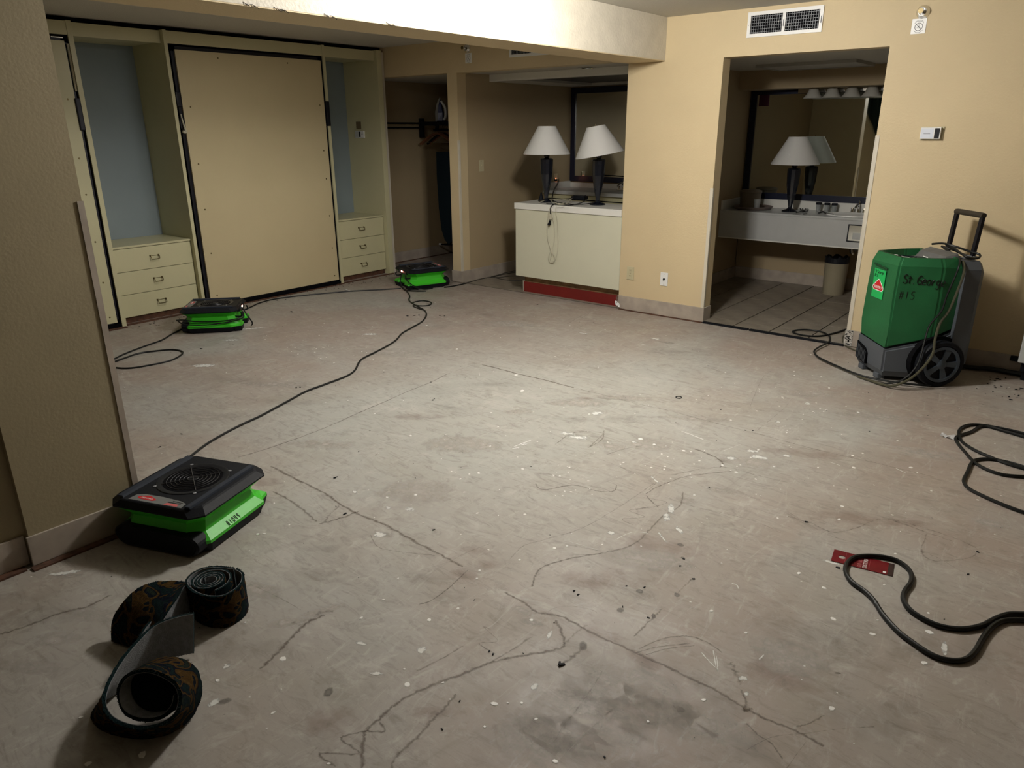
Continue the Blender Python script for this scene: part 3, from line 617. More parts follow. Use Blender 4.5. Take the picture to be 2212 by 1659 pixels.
def wall_bed(y0, y1, z0, z1, face, label):
    t = thing('wall_bed', label, 'wall bed', (XF, (y0+y1)/2, 0))
    obj('face_panel', box(XF-.018, XF, y0, y1, z0, z1, bev=.001), face, t, world=True)
    obj('bed_frame', frame_x(XF-.055, XF-.020, y0-.028, y1+.022, z0-.02, z1+.028, .04), STEELB, t, world=True)
    pts = [(y0+.07, z) for z in (.12, .52, .92, 1.32, 1.80)]+[(y1-.055, z) for z in (.10, .40, .74, 1.12, 1.40, 1.84)]+[(y0+(y1-y0)*k, z1-.045) for k in (.26, .74)]
    for y, z in pts:
        M = Matrix.Translation((XF+.0005, y, z)) @ Matrix.Rotation(R(90), 4, 'Y'); bm = bmesh.new()
        bmesh.ops.create_cone(bm, cap_ends=True, segments=8, radius1=.0085, radius2=.006, depth=.003, matrix=M)
        obj('screw_head', bm, BRASS, t, world=True)
    return t
def frame_x(x0, x1, y0, y1, z0, z1, wd):
    bm = box(x0, x1, y0, y1, z1-wd, z1); box(x0, x1, y0, y1, z0, z0+wd, bm); box(x0, x1, y0, y0+wd, z0, z1, bm); box(x0, x1, y1-wd, y1, z0, z1, bm); return bm
b2 = wall_bed(3.456, 4.963, .047, 2.258, BEDFACE, 'large tan wall bed folded up between the two drawer niches')
b1 = wall_bed(1.26, 2.588, .045, 2.258, CREAM, 'cream wall bed folded up, mostly hidden behind the left pillar')
def lever(y, z, t, s=1):
    prof = [(0, -.13), (.012, -.135), (.02, -.12), (.022, .10), (.015, .125), (0, .13)]
    r0 = [(XF+.002, y-.012, z+b_*s) for a, b_ in prof]; r1 = [(XF+.022, y+.014, z+b_*s) for a, b_ in prof]
    bm = box(XF-.03, XF+.012, y-.02, y+.022, z-.12*s, z+.12*s, bev=.008); return obj('latch_handle', bm, STEELB, t, world=True)
lever(4.998, 1.76, b2); lever(3.425, 1.86, b2, .5); lever(3.428, 1.66, b2, .35); lever(2.60, 1.73, b1)
obj('hinge_strut', tube([(XF-.012, 2.612, 2.24), (XF-.012, 2.612, 1.9)], .010), CHROME, b1, world=True)
obj('top_rod', tube([(XF-.01, 2.50, 2.282), (XF-.01, 2.585, 2.281)], .006), CHROME, b1, world=True)
p = [(XF+.03, 3.412, 1.74), (XF+.035, 3.418, 1.68), (XF+.035, 3.43, 1.62), (XF+.03, 3.438, 1.60), (XF+.03, 3.425, 1.59), (XF+.03, 3.41, 1.60)]
tag(obj('fabric_strap', tube(cr(p, 4), .009, 6, radii=[.004+.008*min(1, i/14) for i in range(21)]), WCABLE), 'loose pale cloth strap hanging at the left latch of the tan wall bed', 'strap')

def chest(y0, y1, top, label):
    t = thing('drawer_chest', label, 'chest of drawers', (-6.85, (y0+y1)/2, 0))
    xf = XF-.055
    obj('body', box(-7.085, xf-.02, y0, y1, .05, top-.018), CREAM, t, world=True)
    obj('top_board', box(-7.088, xf+.002, y0, y1, top-.0175, top, bev=.002), CREAM, t, world=True)
    obj('plinth', box(-7.0, xf-.03, y0+.003, y1-.003, .0, .048), TACK, t, world=True)
    h = (top-.02-.055)/3
    for k in range(3):
        za = .055+k*h
        d = obj('drawer', box(xf-.019, xf, y0+.003, y1-.006, za+.002, za+h-.002, bev=.0015), CREAM, t, world=True)
        yc = (y0+y1)/2+.005; zc = za+h/2
        pts = [(xf, yc-.036, zc+.012), (xf+.016, yc-.037, zc+.010), (xf+.020, yc-.036, zc-.008), (xf+.021, yc-.03, zc-.016), (xf+.021, yc+.03, zc-.016), (xf+.020, yc+.036, zc-.008), (xf+.016, yc+.037, zc+.010), (xf, yc+.036, zc+.012)]
        bm = tube(cr(pts, 3), .0032, 6)
        for s in (-1, 1): box(xf, xf+.003, yc+s*.037-.007, yc+s*.037+.007, zc+.004, zc+.020, bm)
        box(xf, xf+.0015, yc-.033, yc+.033, zc+.010, zc+.014, bm)
        obj('pull_handle', bm, BRASS, d, world=True)
    return t
chest(2.6615, 3.3705, .668, 'cream three-drawer chest in the left niche beside the tan wall bed')
chest(5.0235, 5.6985, .676, 'cream three-drawer chest in the right niche next to the closet')

# plates on the right niche side
def plate(name, label, cat, pos, nrm, w_, h_, m, th=.006):
    n = Vector(nrm); x = Vector((0, 0, 1)).cross(n); t = thing(name, label, cat, pos)
    M = basis(pos, x, (0, 0, 1))
    bm = box(-w_/2, w_/2, -h_/2, h_/2, .0005, th, bev=.0015); bmesh.ops.transform(bm, matrix=M, verts=bm.verts)
    obj('cover_plate', bm, m, t, world=True); return t, M
def sub(t, M, nm, bx, m, lab=None, bev=0):
    bm = box(*bx, bev=bev); bmesh.ops.transform(bm, matrix=M, verts=bm.verts); return obj(nm, bm, m, t, world=True, label=lab)
t, M = plate('wall_patch', 'small brown square patch on the niche side above the keypad', 'patch', (-6.894, 5.6995, 1.648), (0, -1, 0), .085, .08, mat('brown_patch', (.16, .12, .06), .7), .002)
t, M = plate('keypad', 'small grey and white wall keypad inside the right niche', 'keypad', (-6.872, 5.6995, 1.553), (0, -1, 0), .15, .075, WHITEP, .018)
sub(t, M, 'keypad_panel', (-.072, -.008, -.033, .033, .018, .0186), COUNTER); sub(t, M, 'display', (-.006, .02, -.03, .03, .018, .0188), BLACKG); sub(t, M, 'slider', (.045, .055, -.008, .008, .018, .021), INKG)
t, M = plate('thermostat', 'white wall thermostat with black display right of the bathroom doorway', 'thermostat', (-1.10, Y1-.0005, 1.553), (0, -1, 0), .140, .088, BEIGEP, .006)
sub(t, M, 'housing', (-.066, .056, -.036, .038, .0065, .034), WHITEP, bev=.003); sub(t, M, 'label_panel', (-.062, .014, -.030, .032, .0341, .0346), mat('pale_blue_print', (.66, .70, .78), .4)); sub(t, M, 'display', (.020, .050, -.033, .033, .0341, .0348), BLACKG)
sub(t, M, 'print_line', (-.045, -.005, -.003, -.0005, .0347, .035), INKG)
t, M = plate('wall_socket', 'beige duplex wall socket right of the ivory counter', 'socket', (-3.369, Y1-.0005, .347), (0, -1, 0), .073, .118, BEIGEP)
for s in (-1, 1):
    q = sub(t, M, 'outlet', (-.017, .017, s*.026-.014, s*.026+.014, .006, .0085), BEIGEP, bev=.001)
    for dx in (-.006, .006):
        bm = box(dx-.0012, dx+.0012, s*.026-.002, s*.026+.008, .0085, .0089); bmesh.ops.transform(bm, matrix=M, verts=bm.verts); obj('slot', bm, INK, q, world=True)
sub(t, M, 'screw', (-.0025, .0025, -.0025, .0025, .006, .0085), BRASS)
t, M = plate('coax_plate', 'white cable outlet plate with one black jack left of the doorway', 'wall plate', (-3.025, Y1-.0005, .333), (0, -1, 0), .073, .118, WHITEP)
bm = lathe([(.010, .006), (.010, .009), (.006, .010), (.006, .018), (.003, .018)], 12); bmesh.ops.transform(bm, matrix=M, verts=bm.verts); obj('jack', bm, INK, t, world=True)
for s in (-1, 1): sub(t, M, 'screw', (-.002, .002, s*.045-.002, s*.045+.002, .006, .0075), BRASS)
t, M = plate('light_switch', 'beige toggle switch on the alcove side wall', 'switch', (-5.4735, 6.173, 1.226), (1, 0, 0), .073, .118, BEIGEP)
sub(t, M, 'toggle', (-.005, .005, -.004, .012, .006, .016), BEIGEP, bev=.001)
for s in (-1, 1): sub(t, M, 'screw', (-.002, .002, s*.045-.002, s*.045+.002, .006, .0075), BRASS)
t, M = plate('safety_socket', 'wall socket with glowing red light behind the counter lamps', 'socket', (-5.4735, 7.54, 1.02), (1, 0, 0), .073, .118, BEIGEP)
sub(t, M, 'pilot_light', (-.006, .006, -.016, -.004, .006, .010), LED); sub(t, M, 'plug', (-.03, -.008, -.028, -.002, .006, .035), BLACKP, bev=.003)

# supply vents
def vent(xc, label):
    t = thing('air_vent', label, 'vent', (xc, Y1, 2.32)); x0, x1, z0, z1 = xc-.275, xc+.275, 2.236, 2.408; y = Y1
    obj('frame', frame_box(x0, x1, z0, z1, .024, y-.012, y-.0005, box(xc-.013, xc+.010, y-.0115, y-.0005, z0+.024, z1-.024)), WHITEP, t, world=True)
    obj('duct_opening', box(x0+.02, x1-.02, y-.0015, y-.0006, z0+.02, z1-.02), BLACK, t, world=True)
    for a, b_ in ((x0+.024, xc-.013), (xc+.010, x1-.024)):
        n = 14
        for k in range(n):
            x = a+(b_-a)*(k+.5)/n
            obj('slat', box(x-.0010, x+.0010, y-.0095, y-.0016, z0+.024, z1-.024), DUCT, t, world=True)
        bm = bmesh.new()
        for k in range(6):
            z = z0+.024+(z1-z0-.048)*(k+.5)/6; box(a, b_, y-.0045, y-.0030, z-.0011, z+.0011, bm)
        obj('cross_bars', bm, DUCT, t, world=True)
    for sx in (xc-.002, x1-.010): obj('damper_lever', box(sx-.002, sx+.002, y-.017, y-.0125, 2.295, 2.34), GREYP, t, world=True)
    obj('screw', box(x0+.007, x0+.012, y-.014, y-.012, 2.318, 2.323), CHROME, t, world=True)
vent(-2.188, 'white two-bay supply vent above the bathroom doorway'); vent(-4.505, 'white supply vent above the alcove, half hidden by the beam')
def sprinkler(x, z, lab):
    t = thing('sprinkler_head', lab, 'sprinkler', (x, Y1, z))
    M = Matrix.Translation((x, Y1-.0006, z)) @ Matrix.Rotation(R(90), 4, 'X')
    def L_(prof, nm, m, sg=20): bm = lathe(prof, sg); bmesh.ops.transform(bm, matrix=M, verts=bm.verts); obj(nm, bm, m, t, world=True, smooth=True)
    L_([(.042, 0), (.041, .006), (.030, .022), (.026, .030), (.020, .030), (.018, .012)], 'escutcheon', CHROME)
    L_([(.010, .012), (.011, .045), (.007, .050)], 'body', CHROME, 10)
    bm = tube([M @ Vector(q) for q in ((-.010, 0, .045), (-.014, 0, .06), (-.008, 0, .075))], .0022, 6); tube([M @ Vector(q) for q in ((.010, 0, .045), (.014, 0, .06), (.008, 0, .075))], .0022, 6, bm)
    obj('yoke', bm, CHROME, t, world=True); L_([(.004, .048), (.004, .075), (.016, .076), (.016, .079)], 'deflector', BRASS, 12)
sprinkler(-1.275, 2.305, 'chrome wall sprinkler head above the thermostat'); sprinkler(-5.318, 2.352, 'chrome wall sprinkler head above the alcove')
def warn(x, z, lab):
    t, M = plate('warning_sign', lab, 'sign', (x, Y1-.0005, z), (0, -1, 0), .088, .092, WHITEP, .002)
    bm = bmesh.new()
    def ring(r, w_, a0=0, a1=2*PI, n=28, cy=0):
        P = [M @ Vector((r*math.cos(a0+(a1-a0)*i/n), cy+r*math.sin(a0+(a1-a0)*i/n), .0022)) for i in range(n+1)]; tube(P, w_, 4, bm)
    ring(.023, .0016, cy=-.004); ring(.033, .0010, R(35), R(145), cy=-.002); ring(.038, .0008, R(50), R(130), cy=-.002); ring(.032, .0010, R(215), R(325), cy=-.006)
    tube([M @ Vector((-.016, .012, .0022)), M @ Vector((.016, -.020, .0022))], .0018, 4, bm); tube([M @ Vector(q) for q in ((-.004, .008, .0022), (.002, .010, .0022), (.004, .004, .0022), (0, 0, .0022), (-.012, -.010, .0022), (.012, -.010, .0022), (0, 0, .0022))], .0009, 4, bm)
    obj('printed_symbol', bm, INKG, t, world=True)
warn(-1.288, 2.222, 'small white prohibition sign under the sprinkler by the thermostat'); warn(-5.306, 2.262, 'small white prohibition sign under the sprinkler above the alcove')

# ------------------------------------------------------------------ ivory counter cabinet and what stands on it
X0, X1 = -4.722, -3.486
t = thing('counter_cabinet', 'ivory cabinet with dark red toe kick closing off the alcove', 'cabinet', (-4.1, 6.05, 0))
obj('front_panel', box(X0+.003, X1, Y1, Y1+.022, .172, .843, bev=.0015), PENF, t, world=True)
obj('carcass', box(X0+.01, X1, Y1+.0225, 6.27, .173, .84), CREAM, t, world=True)
obj('kick_board', box(X0+.07, X1-.045, Y1+.048, Y1+.064, .004, .108), REDP, t, world=True)
obj('bare_strip', box(X0+.07, X1-.045, Y1+.066, Y1+.08, .004, .172), WOOD, t, world=True)
obj('kick_end', box(X0+.055, X0+.069, Y1+.05, 6.25, .002, .118, bev=.002), BASEB, t, world=True)
tag(obj('countertop', box(X0-.006, X1, Y1-.012, 6.275, .8445, .905, bev=.004), WHITE), 'white countertop over the ivory cabinet, carrying two lamps', 'countertop')
t = thing('wall_corner_bead', 'torn metal corner bead sticking out beside the red toe kick', 'corner bead', (-3.48, 5.81, .06))
bm = bmesh.new()
for k in range(16):
    z = .02+.0075*k; p = [(-3.482+random.uniform(-.012, .012), Y1-.016-random.uniform(0, .02), z+random.uniform(-.01, .01)) for _ in range(4)]; tube(p, .0018, 4, bm)
obj('wire_mesh', bm, CHROME, t, world=True)
bm = bmesh.new(); g = [[bm.verts.new((-3.50+.012*i+random.uniform(-.004, .004), Y1-.022-.006*((i+j) % 2)-random.uniform(0, .01), .045+.012*j-.006*i)) for j in range(4)] for i in range(5)]
for i in range(4):
    for j in range(3): bm.faces.new((g[i][j], g[i+1][j], g[i+1][j+1], g[i][j+1]))
obj('torn_paper', bm, PAPER, t, world=True)

def lamp(pos, tilt, az, label, rz=0):
    t = thing('table_lamp', label, 'lamp', pos, rz)
    obj('base', lathe([(.076, 0), (.078, .006), (.070, .013), (.040, .022), (.022, .032), (.016, .045)], 32), LAMPB, t, smooth=True)
    bm = lathe([(.017, .04), (.022, .07), (.041, .16), (.058, .27), (.064, .37), (.0645, .408), (.056, .420), (.030, .425)], 12)
    obj('body', bm, LAMPB, t)
    obj('neck', lathe([(.010, .42), (.026, .432), (.029, .446), (.022, .460), (.009, .468), (.008, .51)], 20), LAMPB, t, smooth=True)
    M = Matrix.Translation((0, 0, .50)) @ Matrix.Rotation(az, 4, 'Z') @ Matrix.Rotation(tilt, 4, 'Y') @ Matrix.Rotation(-az, 4, 'Z') @ Matrix.Translation((0, 0, -.50))
    s = 40; bm = loft([[(r*math.cos(2*PI*i/s), r*math.sin(2*PI*i/s), z) for i in range(s)] for r, z in ((.228, .458), (.229, .466), (.089, .712), (.088, .718), (.085, .717), (.226, .464), (.228, .458))], cap=False)
    bmesh.ops.transform(bm, matrix=M, verts=bm.verts); obj('lamp_shade', bm, SHADE, t, smooth=True)
    bm = tube([M @ Vector((.086*math.cos(a), .086*math.sin(a), .716)) for a in (0, PI)], .002, 5); tube([M @ Vector((.086*math.cos(a), .086*math.sin(a), .716)) for a in (PI/2, -PI/2)], .002, 5, bm)
    tube([M @ Vector((0, 0, .49)), M @ Vector((0, 0, .735))], .003, 6, bm)
    obj('shade_holder', bm, BRASS, t); return t
lamp((-4.490, 6.035, .905), 0, 0, 'table lamp with straight white shade on the white countertop')
lamp((-3.925, 6.10, .905), R(10), R(-145), 'table lamp with crooked tilted white shade beside the alcove mirror')
lamp((-2.62, 7.66, .79), 0, 0, 'unlit table lamp with white shade on the bathroom vanity')

def cord(name, pts, r, m, label, cat='cable', k=6, seg=7, group=None): return tag(obj(name, tube(cr(pts, k), r, seg), m, smooth=True), label, cat, group)
def G(l, z=.006): return [at(a, b_)+Vector((0, 0, z)) for a, b_ in l]
def S(l, z): return [at(a, b_, 'Z', z) for a, b_ in l]
# tangle on the countertop
zc = .911
for nm, pts, m, r, lab in (
 ('lamp_cord', S([(1180, 440), (1205, 441), (1232, 443), (1255, 438), (1268, 430), (1250, 428), (1215, 430)], zc), CABLE, .0045, 'black cord looping between the two countertop lamps'),
 ('lamp_cord', S([(1185, 431), (1205, 437), (1225, 440), (1245, 442), (1270, 440), (1290, 436)], zc+.008), CABLE, .004, 'thin black cord trailing toward the crooked lamp'),
 ('phone_cord', S([(1165, 437), (1185, 431), (1195, 437), (1212, 440), (1228, 434), (1236, 428)], zc+.014), WCABLE, .0035, 'pale thin wire lying over the black cords on the countertop'),
 ('phone_cord', S([(1205, 441), (1220, 441), (1235, 434), (1228, 430), (1208, 432), (1190, 430)], zc+.016), WCABLE, .0035, 'pale curled wire by the black box on the countertop')):
    cord(nm, pts, r, m, lab)
bm = box(-.075, .075, -.05, .05, 0, .035, bev=.006); t = thing('adapter_box', 'black flat box among the cords between the countertop lamps', 'box', at(1252, 431, 'Z', .905), R(10))
obj('case', bm, BLACKP, t); obj('lid_ridge', box(-.06, .06, -.035, .035, .0352, .042, bev=.003), BLACKG, t)
# small black stand cone left of first lamp
t = thing('flashlight_cone', 'small black cone standing at the foot of the straight lamp', 'cone', at(1169, 434, 'Z', .905))
obj('cone', lathe([(.035, 0), (.030, .006), (.012, .06), (.007, .085)], 12), BLACKP, t, smooth=True)
p1 = Vector((-5.43, 7.54, 1.005)); 
cord('power_cord', [p1, at(1207, 388, 'Y', 7.35), at(1205, 396, 'Y', 7.1), at(1198, 408, 'Y', 6.75), at(1194, 420, 'Y', 6.4), at(1193, 430, 'Z', .913), at(1196, 434, 'Z', .912)], .007, CABLE, 'black cord from the red-lit socket down to the countertop')
# hanging cord with plug in front of the ivory cabinet
yv = Y1-.020
def V(l, dy=0): return [Vector((q.x, yv-dy, q.z)) for q in (at(a, b_, 'Y', yv) for a, b_ in l)]
t = thing('hanging_cord', 'looped ivory cord with black plug hanging down the ivory cabinet', 'cord', (-4.4, yv, .5))
obj('cord', tube(cr([at(1205, 440, 'Z', .911)]+V([(1187, 452), (1184, 470), (1182, 490), (1183, 515), (1190, 540), (1192, 552), (1188, 562), (1192, 566), (1198, 562), (1197, 552), (1193, 545), (1198, 515), (1197, 485), (1193, 465), (1190, 451)]), 5), .0028, 6), WCABLE, t, world=True)
obj('cord', tube(cr([at(1213, 441, 'Z', .911)]+V([(1201, 448), (1199, 470), (1199, 460)])[:1]+V([(1204, 480), (1206, 520), (1203, 550), (1196, 566), (1188, 566), (1185, 556), (1188, 545)]), 5), .0028, 6), WCABLE, t, world=True)
obj('lead', tube(cr([at(1205, 438, 'Z', .913), at(1195, 442, 'Z', .912)]+V([(1190, 447), (1189, 455), (1189, 462)]), 5), .005, 6), CABLE, t, world=True)
q = V([(1190, 468)])[0]; obj('connector', box(q.x-.012, q.x+.012, q.y-.012, q.y+.008, q.z-.025, q.z+.022, bev=.003), WCABLE, t, world=True)
q = V([(1187, 482)])[0]; bm = loft([[(q.x+sx*.007+.006, q.y+sy*.006, q.z+.026) for sx, sy in ((-1, -1), (1, -1), (1, 1), (-1, 1))], [(q.x+sx*.014-.006, q.y+sy*.010, q.z-.018) for sx, sy in ((-1, -1), (1, -1), (1, 1), (-1, 1))]])
obj('plug', bm, BLACKP, t, world=True)
obj('prongs', box(q.x-.014, q.x-.010, q.y-.002, q.y+.002, q.z-.034, q.z-.0185, box(q.x-.004, q.x-.0, q.y-.002, q.y+.002, q.z-.034, q.z-.0185)), BRASS, t, world=True)

# kitchenette counter along the alcove back wall
t = thing('alcove_counter', 'grey counter along the back of the alcove under the mirror', 'counter', (-4.5, 7.55, 0))
obj('top', box(-5.472, -3.485, 7.28, 7.8585, .865, .905, bev=.003), COUNTER, t, world=True)
obj('apron', box(-5.472, -3.485, 7.32, 7.34, .62, .864), CREAM, t, world=True); obj('shelf_gap', box(-5.472, -3.485, 7.318, 7.3195, .80, .812), BLACK, t, world=True)
obj('backsplash', box(-5.472, -3.485, 7.838, 7.8585, .9055, .962), WHITE, t, world=True); obj('side_splash', box(-5.4725, -5.455, 7.29, 7.837, .9055, .98), WHITE, t, world=True)
obj('lower_cabinet', box(-5.472, -3.485, 7.35, 7.8585, .0, .62), CREAM, t, world=True)
def mirror(x0, x1, y, z0, z1, wd, lab):
    t = thing('wall_mirror', lab, 'mirror', ((x0+x1)/2, y, (z0+z1)/2))
    obj('frame', frame_box(x0, x1, z0, z1, wd, y-.03, y-.0006), NAVY, t, world=True)
    obj('glass', box(x0+wd-.004, x1-wd+.004, y-.018, y-.012, z0+wd-.004, z1-wd+.004), MIRROR, t, world=True); return t
mirror(-5.462, -3.50, 7.86, .978, 2.062, .065, 'large navy-framed mirror on the alcove back wall')
mirror(-3.235, -1.07, 7.94, .88, 1.975, .062, 'large dark-framed mirror over the bathroom vanity')
def faucet(pos, lab, ry=0):
    t = thing('faucet', lab, 'faucet', pos, ry)
    obj('deck_plate', box(-.075, .075, -.025, .025, 0, .012, bev=.005), CHROME, t)
    obj('spout', tube(cr([(0, 0, .01), (0, 0, .06), (0, -.03, .085), (0, -.09, .075), (0, -.12, .055)], 5), .011, 10), CHROME, t, smooth=True)
    obj('lever', tube([(0, .0, .06), (0, .012, .105), (0, -.005, .125)], .007, 8), CHROME, t)
    for s in (-1, 1): obj('tap_knob', lathe([(.016, .012), (.014, .035), (.018, .04), (.016, .05)], 10, cx=s*.055), CHROME, t)
faucet((-4.62, 7.72, .905), 'small faucet on the alcove counter behind the crooked lamp')

# ------------------------------------------------------------------ bathroom
YV = 7.40
t = thing('vanity_counter', 'grey floating vanity counter across the bathroom back wall', 'vanity', (-2.2, 7.65, 0))
obj('top', box(-3.247, -1.053, YV-.006, 7.938, .770, .790, bev=.003), COUNTER, t, world=True)
obj('apron', box(-3.247, -1.053, YV, YV+.02, .515, .7695), COUNTER, t, world=True)
obj('edge_strip', box(-3.247, -1.053, YV-.003, YV, .508, .519), WHITE, t, world=True)
obj('backsplash', box(-3.247, -1.053, 7.918, 7.9385, .7905, .883), WHITE, t, world=True)
obj('side_splash', box(-3.2485, -3.23, YV+.01, 7.917, .7905, .883), WHITE, t, world=True)
bm = bmesh.new(); s = 32
rr = [[(-2.02+rx*math.cos(2*PI*i/s), 7.66+ry*math.sin(2*PI*i/s), z) for i in range(s)] for rx, ry, z in ((.235, .19, .7905), (.232, .187, .800), (.212, .167, .801), (.20, .155, .792), (.12, .09, .7915))]
loft(rr, bm); obj('sink_rim', bm, WHITEP, t, world=True, smooth=True)
faucet((-2.02, 7.872, .790), 'chrome faucet at the bathroom vanity sink')
t = thing('tissue_holder', 'chrome recessed tissue box in the front of the bathroom vanity', 'tissue holder', (-1.86, YV, .65))
obj('frame', frame_box(-1.965, -1.72, .575, .735, .010, YV-.008, YV-.0035), STEELB, t, world=True); obj('tray', box(-1.955, -1.73, YV-.0065, YV-.004, .585, .725), CHROME, t, world=True); obj('opening_flap', box(-1.915, -1.77, YV-.010, YV-.007, .60, .66, bev=.001), COUNTER, t, world=True)
def cup(pos, r0, r1, h, m, lab, grp=None, cap=None):
    t = thing('drinking_cup' if cap is None else 'drinking_glass', lab, 'cup' if cap is None else 'glass', pos, 0, grp)
    obj('wall', lathe([(r0*.9, 0), (r0, .004), (r1, h), (r1-.002, h), (r0-.002, .008)], 18), m, t, smooth=True)
    if cap: obj('paper_cap', lathe([(r1+.001, h-.018), (r1+.001, h+.002), (r1*.6, h+.004)], 16), cap, t)
for k, px in enumerate((1768, 1786, 1802)):
    cup((at(px, 450, 'Y', 7.84).x, 7.84, .79), .021, .028, .085, GLASS, ('leftmost', 'middle', 'rightmost')[k]+' capped drinking glass of three beside the bathroom sink', 'glasses beside the bathroom sink', BLACKP)
tp = at(1627, 451, 'Z', .79)
t = thing('serving_tray', 'round tray at the left end of the bathroom vanity', 'tray', (tp.x, tp.y-.02, .79))
obj('tray_dish', lathe([(.17, 0), (.185, .006), (.205, .030), (.20, .032), (.178, .010), (.16, .008)], 36), mat('tray_plastic', (.22, .17, .15), .4), t, smooth=True)
t = thing('ice_bucket', 'dim beige ice bucket standing on the round tray', 'bucket', (tp.x-.045, tp.y+.01, .800))
obj('bucket', lathe([(.090, 0), (.10, .01), (.108, .15), (.112, .155), (.10, .16)], 28), mat('bucket_plastic', (.16, .13, .09), .5), t, smooth=True); obj('lid', lathe([(.113, .158), (.114, .172), (.09, .182), (.02, .186)], 28), mat('bucket_plastic', (.16, .13, .09), .5), t, smooth=True)
cup((tp.x+.085, tp.y-.125, .800), .026, .034, .10, mat('clear_plastic_cup', (.55, .56, .55), .15, trans=.35), 'clear plastic cup standing upside against the ice bucket')
cord('coiled_lamp_cord', S([(1720, 459), (1735, 455), (1742, 448), (1735, 444), (1728, 450), (1738, 457), (1745, 452), (1740, 447), (1733, 452), (1742, 459), (1735, 462)], .80), .0055, CABLE, 'bundled black cord beside the lamp on the bathroom vanity')
cord('soap_strap', S([(1768, 460), (1778, 457), (1785, 461), (1800, 463)], .797), .007, CABLE, 'dark crumpled strip lying before the three glasses')
t = thing('waste_bin', 'beige cylindrical bin with black liner under the bathroom vanity', 'bin', (-2.095, 7.665, .006))
obj('bin_body', lathe([(.098, 0), (.100, .01), (.112, .335), (.114, .338), (.108, .34), (.095, .02)], 28), mat('bin_plastic', (.33, .29, .20), .5, var=.1), t, smooth=True)
bm = bmesh.new(); s = 28
loft([[((.115 if j != 3 else .06)*math.cos(2*PI*i/s), (.115 if j != 3 else .06)*math.sin(2*PI*i/s), z+(.014*math.sin(i*1.7)+.01*math.sin(i*3.1) if j in (1, 2) else 0)) for i in range(s)] for j, z in enumerate((.32, .345, .375, .33))], bm)
obj('bin_liner', bm, BLACKG, t)
cord('drain_pipe', [(-1.98, 7.66, .77), (-1.98, 7.66, .55), (-1.98, 7.68, .45), (-1.97, 7.75, .42), (-1.96, 7.80, .48), (-1.96, 7.93, .50)], .018, CHROME, 'chrome drain pipe under the bathroom vanity', 'pipe')
bm = bmesh.new(); 
t = thing('ceiling_light', 'unlit flat square ceiling light in the bathroom', 'light', (-2.5, 6.9, 2.13))
q = [at(a, b_, 'Z', 2.10) for a, b_ in ((1632, 141), (1857, 125), (1893, 138), (1716, 153))]
cx = sum(v.x for v in q)/4; cy = sum(v.y for v in q)/4
obj('frame', box(-2.82, -1.96, 6.92, 6.95, 2.104, 2.1295, box(-2.82, -1.96, 7.47, 7.50, 2.104, 2.1295, box(-2.82, -2.79, 6.95, 7.47, 2.104, 2.1295, box(-1.99, -1.96, 6.95, 7.47, 2.104, 2.1295)))), FROST, t, world=True)
obj('diffuser', box(-2.785, -1.995, 6.955, 7.465, 2.108, 2.118), COUNTER, t, world=True)
# vanity light bar with bell shades under the soffit
t = thing('vanity_light_bar', 'unlit light bar with frosted bell shades above the bathroom mirror', 'light', (-2.1, 7.86, 1.95))
obj('mounting_bar', box(-2.75, -1.25, 7.885, 7.909, 1.915, 1.954, bev=.004), CHROME, t, world=True)
for k in range(7):
    x = -2.565+.178*k
    o = obj('glass_shade', lathe([(.040, 1.952), (.050, 1.93), (.062, 1.90), (.088, 1.868), (.091, 1.863), (.084, 1.861)], 20, cx=x, cy=7.79), FROST, t, world=True, smooth=True)
t, M = plate('purple_card', 'small dark purple card stuck in the upper left mirror corner', 'card', (-3.10, 7.9205, 1.87), (0, -1, 0), .105, .13, PURPLE, .001)
# items seen in the bathroom mirror: curtain across the rear of the rooms
# ------------------------------------------------------------------ closet
YC = 6.75
t = thing('closet_rack', 'dark closet shelf rack with two rails', 'closet rack', (-6.9, YC, 1.6))
obj('rail', tube([(-7.0, 5.99, 1.674), (-6.985, YC-.01, 1.674)], .010), BLACKP, t, world=True); obj('rail', tube([(-7.0, 5.99, 1.622), (-6.985, YC-.01, 1.622)], .010), BLACKP, t, world=True)
obj('bracket', box(-7.0, -6.94, YC-.01, YC+.03, 1.505, 1.73, bev=.004), BLACKP, t, world=True)
obj('shelf', box(-6.939, -6.05, YC-.03, 7.39, 1.645, 1.69, bev=.003), BLACKP, t, world=True)
obj('hanging_rod', tube([(-6.73, YC-.02, 1.595), (-6.73, 7.39, 1.595)], .014), BLACKP, t, world=True)
obj('rod_holder', box(-6.75, -6.71, YC+.02, YC+.05, 1.58, 1.646), BLACKP, t, world=True)
t = thing('clothes_iron', 'white and blue iron standing upright on the closet shelf', 'iron', (-6.675, 6.82, 1.690), R(20))
sc = 1.0
bm = bmesh.new()
def iron_sec(z, x0, x1, hw): return [(x0, -hw, z), (x1, -hw*.6, z), (x1, hw*.6, z), (x0, hw, z)]
loft([iron_sec(z, x0, x1, hw) for z, x0, x1, hw in ((0, -.06, -.035, .055), (.10, -.062, -.035, .055), (.19, -.052, -.028, .035), (.25, -.035, -.015, .015), (.272, -.020, -.010, .004))], bm); obj('soleplate', bm, mat('iron_sole', (.40, .41, .40), .35), t)
bm = bmesh.new(); loft([iron_sec(z, x0, x1, hw) for z, x0, x1, hw in ((.005, -.034, .02, .045), (.10, -.034, .022, .042), (.19, -.027, .002, .026), (.245, -.014, -.004, .010))], bm); obj('water_tank', bm, mat('iron_blue', (.01, .02, .13), .25), t)
obj('handle', tube(cr([(-.005, 0, .235), (.022, 0, .20), (.045, 0, .165), (.052, 0, .11), (.046, 0, .05), (.022, 0, .022)], 5), .015, 8), WHITEP, t, smooth=True)
